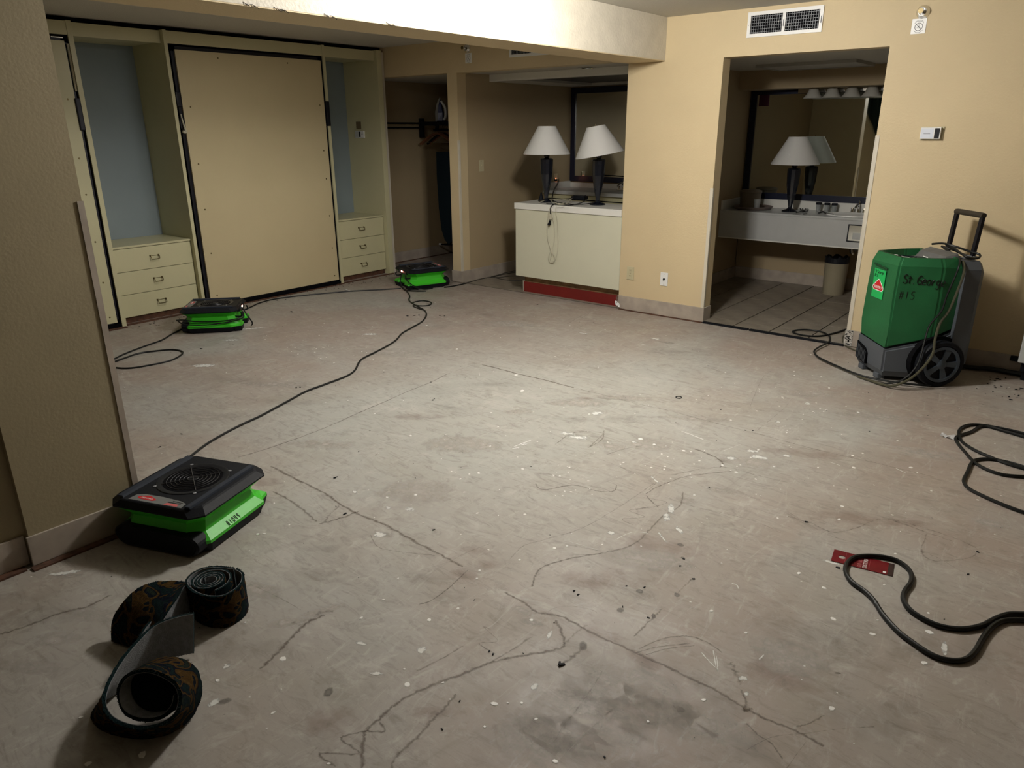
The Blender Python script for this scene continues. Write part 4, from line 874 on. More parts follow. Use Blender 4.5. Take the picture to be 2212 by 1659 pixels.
obj('heel_rest', box(-.05, .05, -.045, .045, -.0, .012, bev=.003), BLACKP, t)
def hanger(y, rz, m, lab, dz=0):
    t = thing('coat_hanger', lab, 'hanger', (-6.73, y, 1.60+dz), rz, 'hangers on the closet rod')
    obj('hook', tube(cr([(.012, 0, .030), (0, 0, .042), (-.018, 0, .025), (-.016, 0, .005), (0, 0, -.012), (0, 0, -.05)], 4), .002, 6), CHROME, t)
    obj('shoulders', tube(cr([(-.215, 0, -.175), (-.16, 0, -.13), (-.06, 0, -.062), (0, 0, -.045), (.06, 0, -.062), (.16, 0, -.13), (.215, 0, -.175)], 4), .013, 6), m, t)
    obj('trouser_bar', tube([(-.17, 0, -.150), (.17, 0, -.150)], .004, 6), CHROME, t)
hanger(6.77, R(28), HWOOD, 'frontmost brown wooden coat hanger on the closet rod'); hanger(6.81, R(36), HWOOD, 'second brown wooden coat hanger from the front on the closet rod'); hanger(6.88, R(20), BLACKP, 'third, dark coat hanger on the closet rod'); hanger(6.95, R(30), HWOOD, 'rearmost brown wooden coat hanger on the closet rod')
t = thing('ironing_board', 'dark blue ironing board hanging upright in the closet', 'ironing board', (-6.79, 7.0, .17))
out = [(-.165, 1.16), (-.17, .85), (-.155, .45), (-.12, .18), (-.07, .05), (0, 0), (.07, .05), (.12, .18), (.155, .45), (.17, .85), (.165, 1.16)]
bm = loft([[(-6.79+x, 6.98, .17+z) for x, z in out], [(-6.79+x, 7.015, .17+z) for x, z in out]]); obj('padded_top', bm, TEALB, t, world=True)
obj('leg_frame', tube(cr([(-6.85, 7.03, .42), (-6.85, 7.04, .18), (-6.91, 7.03, .155), (-6.65, 7.03, .165)], 4), .012), BLACKP, t, world=True)
for x, z in ((-6.97, .150), (-6.62, .165)):
    obj('foot_cap', tube([(x-.02, 7.01, z), (x+.02, 7.01, z+.002)], .015, 10), WHITEP, t, world=True)
obj('foot_bar', tube([(-6.95, 7.01, .151), (-6.64, 7.01, .164)], .010), BLACKP, t, world=True)

# ------------------------------------------------------------------ curtain seen in the bathroom mirror
t = thing('window_curtain', 'dark green curtain swag with cream fringe seen in the bathroom mirror', 'curtain', (-4.0, -.9, 1.2))
bm = bmesh.new(); n = 40; g = []
for i in range(n+1):
    u = i/n; x = -4.60+u*1.2; zb = 2.28-.85*min(1, u/.34)**.85-.35*max(0, u-.34); g.append((x, zb, -.93+.035*math.sin(u*44)))
top = [bm.verts.new((x, y, 2.40)) for x, z, y in g]; bot = [bm.verts.new((x, y, z)) for x, z, y in g]
for i in range(n): bm.faces.new((top[i], top[i+1], bot[i+1], bot[i]))
obj('drape', bm, CURT, t, world=True)
bm = tube([(x, y+.01, z-.02) for x, z, y in g], .03, 6); obj('fringe', bm, FRINGE, t, world=True)

# ------------------------------------------------------------------ air movers
def oct_(hx, hy, z, ch=.04, dy=0): return [(-hx+ch, -hy+dy, z), (hx-ch, -hy+dy, z), (hx, -hy+ch+dy, z), (hx, hy-ch+dy, z), (hx-ch, hy+dy, z), (-hx+ch, hy+dy, z), (-hx, hy-ch+dy, z), (-hx, -hy+ch+dy, z)]
def air_mover(label, loc, rz):
    t = thing('air_mover', label, 'fan', loc, rz, 'low black and green air movers')
    obj('base', loft([oct_(.195, .19, 0, .05), oct_(.21, .205, .008, .05), oct_(.222, .215, .046, .05)]), BLACKP, t)
    bm = loft([oct_(.222, .216, .0465, .045), oct_(.222, .216, .060, .045), oct_(.190, .205, .088, .05), oct_(.182, .190, .128, .05), oct_(.186, .194, .138, .05), oct_(.220, .222, .170, .045)])
    obj('housing', bm, LIME, t)
    # front outlet: rounded black mouth
    s = 28; prof = []
    for i in range(s):
        a = 2*PI*i/s; cx_ = .140 if math.cos(a) > 0 else -.140
        prof.append((cx_+.070*math.cos(a), .050+.047*math.sin(a)))
    r = [[(x*k, y, (z-.056)*k+.056) for x, z in prof] for y, k in ((-.16, 1.0), (-.224, 1.0), (-.231, .95), (-.228, .90), (-.2255, .88))]
    obj('air_outlet', loft(r), BLACKP, t)
    # black top cover
    obj('top_cover', loft([oct_(.219, .222, .1705, .05), oct_(.230, .232, .176, .045), oct_(.230, .232, .182, .045), oct_(.207, .218, .204, .05), oct_(.198, .212, .2075, .05)]), BLACKP, t)
    for s_ in (-1, 1):
        rl = loft([[(s_*.150, -.205, .2078), (s_*.178, -.205, .2078), (s_*.176, -.205, .217), (s_*.154, -.205, .217)], [(s_*.150, .19, .2078), (s_*.178, .19, .2078), (s_*.176, .19, .217), (s_*.154, .19, .217)]])
        obj('side_rail', rl, GREYRAIL, t)
        lp = loft([[(s_*.200, -.17, .2078), (s_*.206, -.17, .203), (s_*.226, -.19, .184), (s_*.222, -.19, .188)], [(s_*.200, .18, .2078), (s_*.206, .18, .203), (s_*.226, .19, .184), (s_*.222, .19, .188)]])
    bm = bmesh.new(); s = 40
    loft([[(r_*math.cos(2*PI*i/s), .02+r_*math.sin(2*PI*i/s), z) for i in range(s)] for r_, z in ((.146, .2078), (.144, .2105), (.134, .2108), (.124, .2082), (.120, .2079))], bm, cap=False)
    obj('intake_ring', bm, BLACKG, t, smooth=True)
    obj('intake_floor', lathe([(.120, .2080), (.118, .2086)], 36, cy=.02), BLACK, t)
    for k in range(6):
        r_ = .022+.0165*k; P = [(r_*math.cos(2*PI*i/36), .02+r_*math.sin(2*PI*i/36), .2105) for i in range(36)]
        obj('grille_ring', tube(P, 0.0012, 5, closed=True), GRILL, t)
    for a in (R(45), R(135)):
        obj('grille_bar', tube([(.125*math.cos(a), .02+.125*math.sin(a), .2115), (-.125*math.cos(a), .02-.125*math.sin(a), .2115)], .0018, 5), GRILL, t)
    obj('motor_hub', lathe([(.022, .2088), (.022, .2105), (.016, .2112)], 16, cy=.02), BLACKG, t)
    for a in (45, 135, 225, 315):
        obj('screw', lathe([(.007, .2078), (.007, .2105), (.004, .2112)], 8, cx=.165*math.cos(R(a))*.86, cy=.02+.165*math.sin(R(a))*.93), DUCT, t)
    # printed label along the front of the cover
    zt = .2082; pl = [(-.125, -.212), (.135, -.212), (.130, -.178), (.095, -.166), (0, -.158), (-.085, -.160), (-.118, -.172)]
    lb = obj('label', prism([(x, y+.006) for x, y in pl], .2077, zt), mat('label_grey', (.17, .175, .17), .45), t)
    hs = [(-.098, -.188), (-.082, -.196), (-.018, -.196), (-.008, -.188), (-.008, -.184), (-.050, -.166), (-.064, -.166), (-.098, -.180)]
    obj('logo', prism([(x, y+.004) for x, y in hs], zt, zt+.0004), REDS, lb)
    text_mesh('SERVPRO', .014, Matrix.Translation((-.053, -.182, zt+.0006)), WHITEP, lb, 'lettering', world=False)
    obj('printed_block', prism([(.045, -.203), (.110, -.203), (.108, -.188), (.052, -.188)], zt, zt+.0004), mat('logo_pink', (.62, .12, .12), .4), lb)
    obj('printed_block', prism([(.050, -.184), (.112, -.184), (.112, -.179), (.050, -.179)], zt, zt+.0004, prism([(.065, -.172), (.115, -.175), (.115, -.171), (.065, -.168)], zt, zt+.0004)), INK, lb)
    # rear control recess, pilot light, handle slot and cord hooks
    obj('control_panel', loft([[(-.10, .205, .150), (.10, .205, .150), (.10, .236, .152), (-.10, .236, .152)], [(-.085, .19, .205), (.085, .19, .205), (.085, .222, .200), (-.085, .222, .200)]]), BLACKG, t)
    obj('pilot_light', box(-.012, .012, .2325, .2365, .168, .180), LED, t)
    obj('switch', box(.035, .06, .231, .238, .165, .185, bev=.002), GREYP, t)
    for s_ in (-1, 1):
        obj('rear_foot', loft([[(s_*.07, .19, .0465), (s_*.195, .19, .0465), (s_*.18, .250, .0465), (s_*.085, .250, .0465)], [(s_*.07, .19, .060), (s_*.192, .19, .060), (s_*.178, .248, .060), (s_*.085, .248, .060)], [(s_*.075, .19, .084), (s_*.165, .19, .084), (s_*.160, .228, .074), (s_*.088, .228, .074)]]), LIME, t)
        obj('rear_foot', loft([[(s_*.075, .19, .002), (s_*.185, .19, .002), (s_*.17, .240, .002), (s_*.09, .240, .002)], [(s_*.07, .19, .046), (s_*.195, .19, .046), (s_*.18, .250, .046), (s_*.085, .250, .046)]]), BLACKP, t)
        obj('cord_hook', tube(cr([(s_*.12, .19, .115), (s_*.13, .24, .115), (s_*.13, .25, .135), (s_*.12, .245, .15)], 3), .007, 6), BLACKP, t)
    return t
GREYRAIL = mat('dark_slate_plastic', (.022, .028, .042), .5, spec=.3); GRILL = mat('grille_wire', (.07, .07, .075), .3, metal=.6)
f1 = air_mover('low black and green air mover with marker number, nearest the left pillar', (-2.815, 1.285, 0), R(21))
f2 = air_mover('low black and green air mover before the left drawer niche with a cord wrapped round', (-5.865, 3.125, 0), R(-41.8))
f3 = air_mover('low black and green air mover at the closet opening', (-5.742, 5.475, 0), R(161.1))
# marker number on the right flank of the near one
M1 = Matrix.Translation(f1.location) @ Matrix.Rotation(f1.rotation_euler.z, 4, 'Z')
o_ = M1 @ Vector((.2205, -.075, .0625)); o2 = M1 @ Vector((.2205, .1, .0625)); o3 = M1 @ Vector((.1900, -.075, .0885))
handwriting('#1049', .023, basis(o_+(o2-o_)*.10+Vector((0, 0, .0006)), o2-o_, o3-o_), INK, f1, adv=.70, pen=.05)
bm = box(.222, .2235, -.10, .0, .05, .06)
bm.free()
# cord wrapped round the second one
def fan_pts(f, l): M = Matrix.Translation(f.location) @ Matrix.Rotation(f.rotation_euler.z, 4, 'Z'); return [M @ Vector(p) for p in l]
cord('wrapped_cord', fan_pts(f2, [(.16, .262, .15), (.20, .26, .125), (.228, .18, .11), (.212, .05, .098), (.215, -.10, .105), (.222, -.20, .125), (.19, -.262, .118)]), .0055, CABLE, 'black cord slung across the green flank of the fan before the left niche')
cord('wrapped_cord', fan_pts(f2, [(.14, .262, .16), (.19, .268, .115), (.228, .16, .095), (.240, .0, .080), (.246, -.14, .086), (.235, -.21, .098), (.18, -.258, .115)]), .0055, CABLE, 'second black cord slung lower across the fan before the left niche')
cord('lead_cord', fan_pts(f2, [(.07, .252, .17), (.12, .29, .12), (.10, .32, .05), (.05, .30, .012)]), .006, CABLE, 'short black lead curving from the lit end of the left niche fan')
cord('wrapped_cord', fan_pts(f3, [(-.05, .253, .17), (-.10, .30, .10), (-.14, .30, .04), (-.20, .28, .012), (-.30, .20, .010), (-.34, .12, .008)]), .006, CABLE, 'black lead dropping from the lit end of the closet fan')
cord('wrapped_cord', fan_pts(f3, [(-.15, .268, .13), (-.21, .24, .08), (-.245, .17, .03), (-.26, .10, .012), (-.25, .0, .010)]), .006, CABLE, 'black cord hanging at the rear corner of the closet fan')

# ------------------------------------------------------------------ dehumidifier
dh = thing('dehumidifier', 'tall green and grey portable dehumidifier on wheels by the back wall', 'dehumidifier', (-1.134, 5.237, 0), R(-47.8))
def plan(zs, grow=0, inset=0):
    P = [(-.168, 0), (.168, 0), (.242, .25), (.236, .385), (-.236, .385), (-.242, .25)]
    c = Vector((0, .2)); out = []
    for (x, y), z in zip(P, zs):
        d = Vector((x, y))-c; k = (d.length+grow-inset)/d.length; out.append((c.x+d.x*k, c.y+d.y*k, z))
    return out
GB = [.245, .225, .30, .36, .36, .31]
bm = loft([plan(GB), plan([z+.10 for z in GB], .004), plan([.55]*6, .006), plan([.755, .765, .765, .755, .755, .765], -.002), plan([.815]*6, -.028), plan([.815]*6, -.050), plan([.765]*6, -.062)])
bmesh.ops.bevel(bm, geom=[e for e in bm.edges if abs(e.verts[0].co.z-e.verts[1].co.z) > .05], offset=.012, segments=2, affect='EDGES')
obj('green_shell', bm, DGREEN, dh)
bm = loft([plan([.03, .03, .03, .03, .03, .03], -.02), plan([.07]*6, .004), plan([z-.012 for z in GB], .012)])
bmesh.ops.bevel(bm, geom=[e for e in bm.edges if abs(e.verts[0].co.z-e.verts[1].co.z) > .05], offset=.012, segments=2, affect='EDGES')
obj('grey_base', bm, GREYP, dh)
obj('seam', loft([plan([z-.0115 for z in GB], -.004), plan([z-.0005 for z in GB], -.004)]), BLACK, dh)
for s_ in (-1, 1): obj('foot', box(s_*.10-.03, s_*.10+.03, .0, .05, 0, .035, bev=.006), GREYP, dh)
obj('rear_frame', loft([[(-.268, y, .12), (.268, y, .12), (.268, y, .75), (.235, y, .80), (-.235, y, .80), (-.268, y, .75)] for y in (.375, .475)]+[[(-.25, y, .14), (.25, y, .14), (.25, y, .73), (.22, y, .775), (-.22, y, .775), (-.25, y, .73)] for y in (.505,)]), GREYP, dh)
obj('top_tray', loft([plan([.766]*6, -.064), plan([.770]*6, -.066)]), mat('tray_grey', (.22, .20, .15), .6, var=.3, vscale=10), dh)
obj('exhaust_ring', lathe([(.125, .770), (.128, .782), (.115, .784), (.110, .7705)], 32, cy=.17, cap=False), BLACKP, dh, smooth=True); obj('exhaust_hole', lathe([(.111, .7703), (.110, .7712)], 32, cy=.17), BLACK, dh)
for k in range(4): obj('exhaust_bar', tube([(.112*math.cos(R(45*k)), .17+.112*math.sin(R(45*k)), .781), (-.112*math.cos(R(45*k)), .17-.112*math.sin(R(45*k)), .781)], .003, 5), GREYP, dh)
obj('control_console', loft([[(-.16, .29, .768), (.16, .29, .768), (.17, .384, .768), (-.17, .384, .768)], [(-.14, .315, .815), (.14, .315, .815), (.15, .384, .835), (-.15, .384, .835)]]), mat('console_grey', (.13, .13, .125), .6, var=.3, vscale=14), dh)
# front louvre low on the narrow face
bm = loft([[(-.155, -.0165, .075), (-.02, -.0165, .060), (-.02, -.0165, .135), (-.05, -.0165, .165), (-.155, -.0165, .19)], [(-.155, .01, .075), (-.02, .01, .060), (-.02, .01, .135), (-.05, .01, .165), (-.155, .01, .19)]])
lv = obj('air_filter', bm, BLACK, dh)
for k in range(8): obj('louvre', box(-.150+.0165*k, -.146+.0165*k, -.020, -.017, .078-.0015*k, .180-.005*k), GREYP, lv)
# sticker with the red gable logo on the front face, handwriting on the flank
Md = Matrix.Translation(dh.location) @ Matrix.Rotation(dh.rotation_euler.z, 4, 'Z')
def face_basis(p, x, y): return basis(Md @ Vector(p), Md.to_3x3() @ Vector(x), Md.to_3x3() @ Vector(y))
Fb = face_basis((-.02, -.0078, .62), (1, 0, 0), (0, -.008, 1))
def onf(nm, pts, z0, z1, m, par): bm = prism(pts, z0, z1); bmesh.ops.transform(bm, matrix=Fb, verts=bm.verts); return obj(nm, bm, m, par, world=True)
stk = onf('sticker', [(-.068, -.10), (.068, -.10), (.068, .09), (-.068, .09)], 0, .0015, STICK, dh)
onf('slot', [(-.085, .112), (.075, .100), (.075, .112), (-.085, .124)], -.002, .0012, mat('shell_groove', (.005, .045, .014), .6), dh)
onf('logo_border', [(-.066, -.036), (-.050, -.050), (.050, -.050), (.066, -.036), (.066, -.024), (.008, .026), (-.008, .026), (-.066, -.024)], .0015, .0018, WHITEP, stk)
onf('logo', [(-.060, -.034), (-.048, -.045), (.048, -.045), (.060, -.034), (.060, -.027), (.006, .020), (-.006, .020), (-.060, -.027)], .0018, .0022, REDS, stk)
text_mesh('SERVPRO', .027, Fb @ Matrix.Translation((0, -.028, .0028)), WHITEP, stk, 'lettering', squash=.82)
handwriting('St George', .022, Fb @ Matrix.Translation((-.058, .062, .0018)), INK, stk, adv=.56, pen=.06); handwriting('#15', .020, Fb @ Matrix.Translation((-.058, .036, .0018)), INK, stk, adv=.62, pen=.06)
nx = Vector((.074, .25, 0)).normalized()
Sb = face_basis((.1716, .012, .66), (nx.x, nx.y, 0), (0, 0, 1))
Sb = Sb @ Matrix.Translation((.020, 0, .0035))
handwriting('St. George', .055, Sb @ Matrix.Rotation(R(-3), 4, 'Z'), INK, dh, adv=.50, pen=.05)
handwriting('#15', .050, Sb @ Matrix.Translation((-.006, -.105, 0)), INK, dh, adv=.66, pen=.05)
# wheels
def wheel(s_):
    x = s_*.292; Mw = Matrix.Translation((x, .30, .152)) @ Matrix.Rotation(R(90)*s_, 4, 'Y')
    def L_(prof, nm, m, par, sg=36, sm=True, cap=True): bm = lathe(prof, sg, cap=cap); bmesh.ops.transform(bm, matrix=Mw, verts=bm.verts); return obj(nm, bm, m, par, smooth=sm)
    wt = L_([(.120, -.024), (.145, -.028), (.152, -.018), (.152, .018), (.145, .028), (.124, .030), (.120, .018)], 'wheel', BLACKP, dh)
    L_([(.119, -.02), (.119, .010), (.118, .011)], 'wheel_disc', BLACK, wt)
    bm = bmesh.new(); s = 36
    loft([[(r_*math.cos(2*PI*i/s), r_*math.sin(2*PI*i/s), z) for i in range(s)] for r_, z in ((.1185, .012), (.1185, .030), (.100, .030), (.098, .012))], bm, cap=False)
    bmesh.ops.transform(bm, matrix=Mw, verts=bm.verts); obj('rim', bm, HUB, wt)
    L_([(.032, .012), (.032, .028), (.022, .033)], 'hub', HUB, wt, 20)
    for k in range(5):
        a = 2*PI*k/5+.3; d = Vector((math.cos(a), math.sin(a), 0)); q = Vector((-d.y, d.x, 0))
        bm = loft([[Mw @ (d*.024+q*w_*.013+Vector((0, 0, z))) for w_, z in ((-1, .013), (1, .013), (1, .029), (-1, .029))], [Mw @ (d*.104+q*w_*.022+Vector((0, 0, z))) for w_, z in ((-1, .013), (1, .013), (1, .027), (-1, .027))]])
        obj('spoke', bm, HUB, wt)
HUB = mat('wheel_hub_plastic', (.055, .075, .10), .4)
wheel(1); wheel(-1)
obj('axle', tube([(-.27, .30, .152), (.27, .30, .152)], .012), BLACKP, dh)
obj('wheel_well', loft([[(x, .30+.172*math.cos(a), max(.035, .152+.172*math.sin(a))) for a in [R(q) for q in range(-60, 241, 15)]] for x in (-.262, .2635)]), BLACK, dh)
# pull handle
hp = [(-.125, .43, .79), (-.128, .45, 1.118), (.128, .45, 1.118), (.125, .43, .79)]
for s_ in (-1, 1):
    obj('handle_post', loft([[(s_*.128+a*.014, .487+b_*.010, .70) for a, b_ in ((-1, -1), (1, -1), (1, 1), (-1, 1))], [(s_*.128+a*.014, .510+b_*.010, 1.06) for a, b_ in ((-1, -1), (1, -1), (1, 1), (-1, 1))]]), STEELB, dh)
obj('handle_grip', tube([(-.138, .510, 1.066), (-.12, .510, 1.068), (.12, .510, 1.068), (.138, .510, 1.066)], .018, 12), mat('grip_foam', (.03, .022, .012), .8), dh, smooth=True)
def dp(l): return [Md @ Vector(p) for p in l]
cord('power_cord', dp([(-.10, .36, .86), (-.02, .38, .875), (.06, .40, .87), (.12, .47, .845), (.17, .51, .83), (.22, .46, .815), (.16, .40, .812), (.05, .39, .83), (-.05, .40, .85)]), .007, CABLE, 'black cord coiled around the handle posts of the green dehumidifier')
cord('power_cord', dp([(-.06, .40, .85), (.02, .44, .835), (.10, .47, .815), (.18, .50, .812), (.235, .40, .822), (.18, .38, .84), (.09, .39, .86), (.0, .39, .87)]), .007, CABLE, 'second loop of black cord on top of the green dehumidifier')
cord('white_cord', dp([(-.10, .08, .79), (-.04, .10, .80), (.02, .06, .795), (.05, .11, .80), (.12, .16, .79), (.10, .22, .80), (.02, .24, .80)]), .003, WHITEP, 'thin white cord lying on the top grille of the green dehumidifier')
tg = thing('paper_tag', 'beige paper tag on the top grille of the green dehumidifier', 'tag', Md @ Vector((.03, .11, .792)), R(-75))
obj('card', box(-.05, .05, -.016, .016, 0, .0012), mat('tag_paper', (.42, .37, .28), .8), tg)
cord('power_cord', dp([(.20, .36, .815), (.272, .32, .79), (.285, .30, .72), (.285, .27, .60), (.29, .25, .50), (.275, .20, .40), (.300, .17, .30), (.345, .12, .16), (.34, .04, .06), (.27, -.05, .012)]), .006, CABLE, 'black cord hanging down the flank of the green dehumidifier')
cord('drain_hose', dp([(.23, .37, .80), (.285, .35, .74), (.287, .33, .62), (.288, .30, .50), (.285, .26, .42), (.31, .23, .33), (.352, .20, .22), (.37, .10, .10), (.35, .0, .03), (.28, -.05, .014), (.20, -.08, .012), (.1, -.12, .010)]), .008, CLEAR, 'translucent drain hose running down the flank of the green dehumidifier', 'hose')

# ------------------------------------------------------------------ cables on the floor
cord('extension_cable', G([(412, 988), (432, 972), (455, 956), (490, 936), (525, 918), (560, 902), (590, 886), (625, 867), (660, 848), (700, 833), (735, 820), (755, 811), (768, 800), (780, 779), (810, 763), (840, 747), (857, 735), (868, 722), (890, 709), (912, 696), (921, 682), (917, 672), (900, 662), (884, 651), (885, 641), (880, 632), (868, 622), (862, 612)]), .007, CABLE, 'long black cable winding from the pillar fan to the closet fan', k=5)
cord('cable_loop', G([(890, 656), (898, 653), (912, 651), (928, 653), (932, 657), (925, 661), (908, 662), (895, 660), (893, 663), (905, 668), (915, 671)]), .006, CABLE, 'small loop of black cable before the closet fan')
cord('extension_cable', G([(534, 668), (545, 663), (560, 656), (590, 648), (640, 641), (700, 635), (760, 630), (820, 627), (866, 624)]), .0065, CABLE, 'black cable running along the floor between the two far fans')
cord('extension_cable', G([(960, 622), (985, 618), (1015, 611), (1040, 604), (1065, 600), (1085, 595), (1105, 591), (1135, 586)]), .0065, CABLE, 'black cable from the closet fan into the alcove')
cord('extension_cable', G([(1058, 601), (1072, 597), (1095, 590), (1120, 586)]), .006, CABLE, 'upper black cable behind the end of the ivory cabinet'); cord('extension_cable', G([(1062, 599), (1080, 604), (1100, 607), (1128, 608)]), .006, CABLE, 'lower black cable by the end of the ivory cabinet')
cord('extension_cable', G([(1070, 601), (1085, 600), (1105, 598), (1122, 597)]), .006, CABLE, 'middle black cable by the end of the ivory cabinet')
cord('extension_cable', G([(398, 709), (385, 716), (370, 724), (350, 736), (325, 745), (295, 756), (265, 768), (240, 780), (205, 790)]), .0065, CABLE, 'black cable leaving the left niche fan toward the pillar')
cord('extension_cable', G([(200, 800), (240, 786), (270, 775), (300, 765), (335, 760), (370, 757), (392, 760), (393, 767), (375, 778), (350, 785), (320, 791), (290, 796), (262, 797), (235, 793), (205, 785)]), .0065, CABLE, 'wide loop of black cable on the floor beside the pillar')
zb = .016
cord('extension_cable', [at(1850, 705, 'Z', .02), at(1826, 712, 'Z', .02)]+G([(1810, 722), (1790, 727), (1765, 731), (1735, 729), (1713, 723), (1718, 718), (1745, 717), (1772, 721), (1789, 729), (1792, 738), (1786, 746), (1768, 755), (1758, 764), (1766, 776), (1785, 786), (1805, 795), (1830, 806), (1860, 817), (1890, 824), (1930, 831), (1980, 837), (2010, 839)], .018), .007, CABLE, 'black cable looping at the bathroom threshold and past the green dehumidifier')
cord('thin_hose', [at(1832, 718, 'Z', .02)]+G([(1822, 728), (1820, 740), (1828, 750), (1842, 757), (1858, 764)], .008), .006, CLEAR, 'short pale hose curling at the doorway corner beside the green dehumidifier', 'hose')
cord('wall_hose', G([(2066, 796), (2100, 800), (2140, 803), (2180, 810), (2225, 818)], .02), .016, CABLE, 'thick black hose along the wall right of the green dehumidifier', 'hose')
def Q(l): return G([(1740+a/2.765, 880+b_/2.765) for a, b_ in l], .009)
cord('coiled_cable', Q([(1340, 175), (1305, 165), (1200, 140), (1080, 118), (990, 112), (930, 130), (912, 165), (935, 215), (1010, 265), (1100, 305), (1200, 345), (1305, 375), (1380, 395)]), .008, CABLE, 'upper black cable coil at the right edge of the floor')
cord('coiled_cable', Q([(1360, 200), (1305, 185), (1200, 155), (1060, 120), (985, 155), (900, 185), (905, 220), (950, 275), (1005, 335), (1080, 380), (1180, 412), (1305, 423), (1380, 425)]), .008, CABLE, 'second turn of black cable coil at the right edge of the floor')
cord('coiled_cable', Q([(1380, 385), (1305, 365), (1200, 335), (1100, 318), (1030, 320), (990, 340), (965, 395), (942, 450), (975, 495), (1060, 540), (1150, 580), (1230, 612), (1305, 638), (1390, 655)]), .008, CABLE, 'lowest turn of the black cable coil at the right edge')
cord('front_cable', Q([(1420, 1244), (1305, 1247), (1210, 1248), (1130, 1275), (1060, 1312), (980, 1332), (900, 1335), (800, 1318), (700, 1275), (620, 1220), (582, 1160), (590, 1110), (625, 1060), (630, 1010), (600, 965), (540, 925), (460, 905), (370, 898), (290, 908), (245, 945), (240, 1000), (275, 1055), (350, 1110), (405, 1165), (460, 1250), (550, 1350), (640, 1420), (730, 1480), (810, 1515), (890, 1527), (960, 1515), (1010, 1470), (1060, 1385), (1110, 1325), (1170, 1290), (1240, 1283), (1305, 1285), (1420, 1287)]), .009, CABLE, 'thick black cable loop lying over the maroon door card', k=6, seg=9)

# door card under the cable
t = thing('door_hanger', 'maroon do-not-disturb door card lying on the concrete', 'door hanger', at(1862, 1216), 0)
a, b_, c_, d_ = at(1801, 1187), at(1796, 1212), at(1928, 1247), at(1932, 1219)
Mh = basis((a+b_)/2+Vector((0, 0, .0015)), (c_+d_)/2-(a+b_)/2, a-b_); Lh = ((c_+d_)/2-(a+b_)/2).length; Wh = (a-b_).length*.5
bm = bmesh.new(); s = 20; hole = [(.034+.013*math.cos(2*PI*i/s), .013*math.sin(2*PI*i/s)) for i in range(s)]
outr = []
for i in range(s):
    an = 2*PI*i/s; dx, dy = math.cos(an), math.sin(an); k = min((.034 if dx < 0 else .034)/max(abs(dx), 1e-6), Wh/max(abs(dy), 1e-6)); outr.append((.034+dx*k, dy*k))
loft([[(x, y, 0) for x, y in outr], [(x, y, 0) for x, y in hole], [(x, y, .0008) for x, y in hole], [(x, y, .0008) for x, y in outr], [(x, y, 0) for x, y in outr]], bm, cap=False)
box(.0681, Lh-.019, -Wh, Wh, 0, .0008, bm); bmesh.ops.transform(bm, matrix=Mh, verts=bm.verts); cd = obj('card', bm, MAROON, t, world=True)
bm = box(Lh-.0189, Lh, -Wh, Wh, 0, .0008); bmesh.ops.transform(bm, matrix=Mh, verts=bm.verts); obj('dark_end', bm, mat('card_dark', (.02, .004, .006), .4), t, world=True)
Mt = Mh @ Matrix.Translation((0, 0, .0011)) @ Matrix.Rotation(R(90), 4, 'Z')
text_mesh('DISTURB', .021, Mt @ Matrix.Translation((-.004, -.119, 0)), WHITEP, cd, 'lettering', depth=.0002, squash=.85); text_mesh('DO NOT', .021, Mt @ Matrix.Translation((-.004, -.100, 0)), mat('card_rose', (.42, .13, .14), .5), cd, 'lettering', depth=.0002, squash=.85)
bm = box(.168, .1685, -Wh, Wh, .0009, .0011, box(.082, .0825, -Wh, Wh, .0009, .0011)); bm2 = box(.176, .187, -.038, -.026, .0009, .0012)
bmesh.ops.transform(bm2, matrix=Mh @ Matrix.Translation((.006, .0, 0)), verts=bm2.verts); obj('printed_block', bm2, WHITEP, cd, world=True); bmesh.ops.transform(bm, matrix=Mh @ Matrix.Translation((-.035, 0, 0)), verts=bm.verts); obj('fold_lines', bm, mat('card_rose', (.42, .13, .14), .5), cd, world=True)

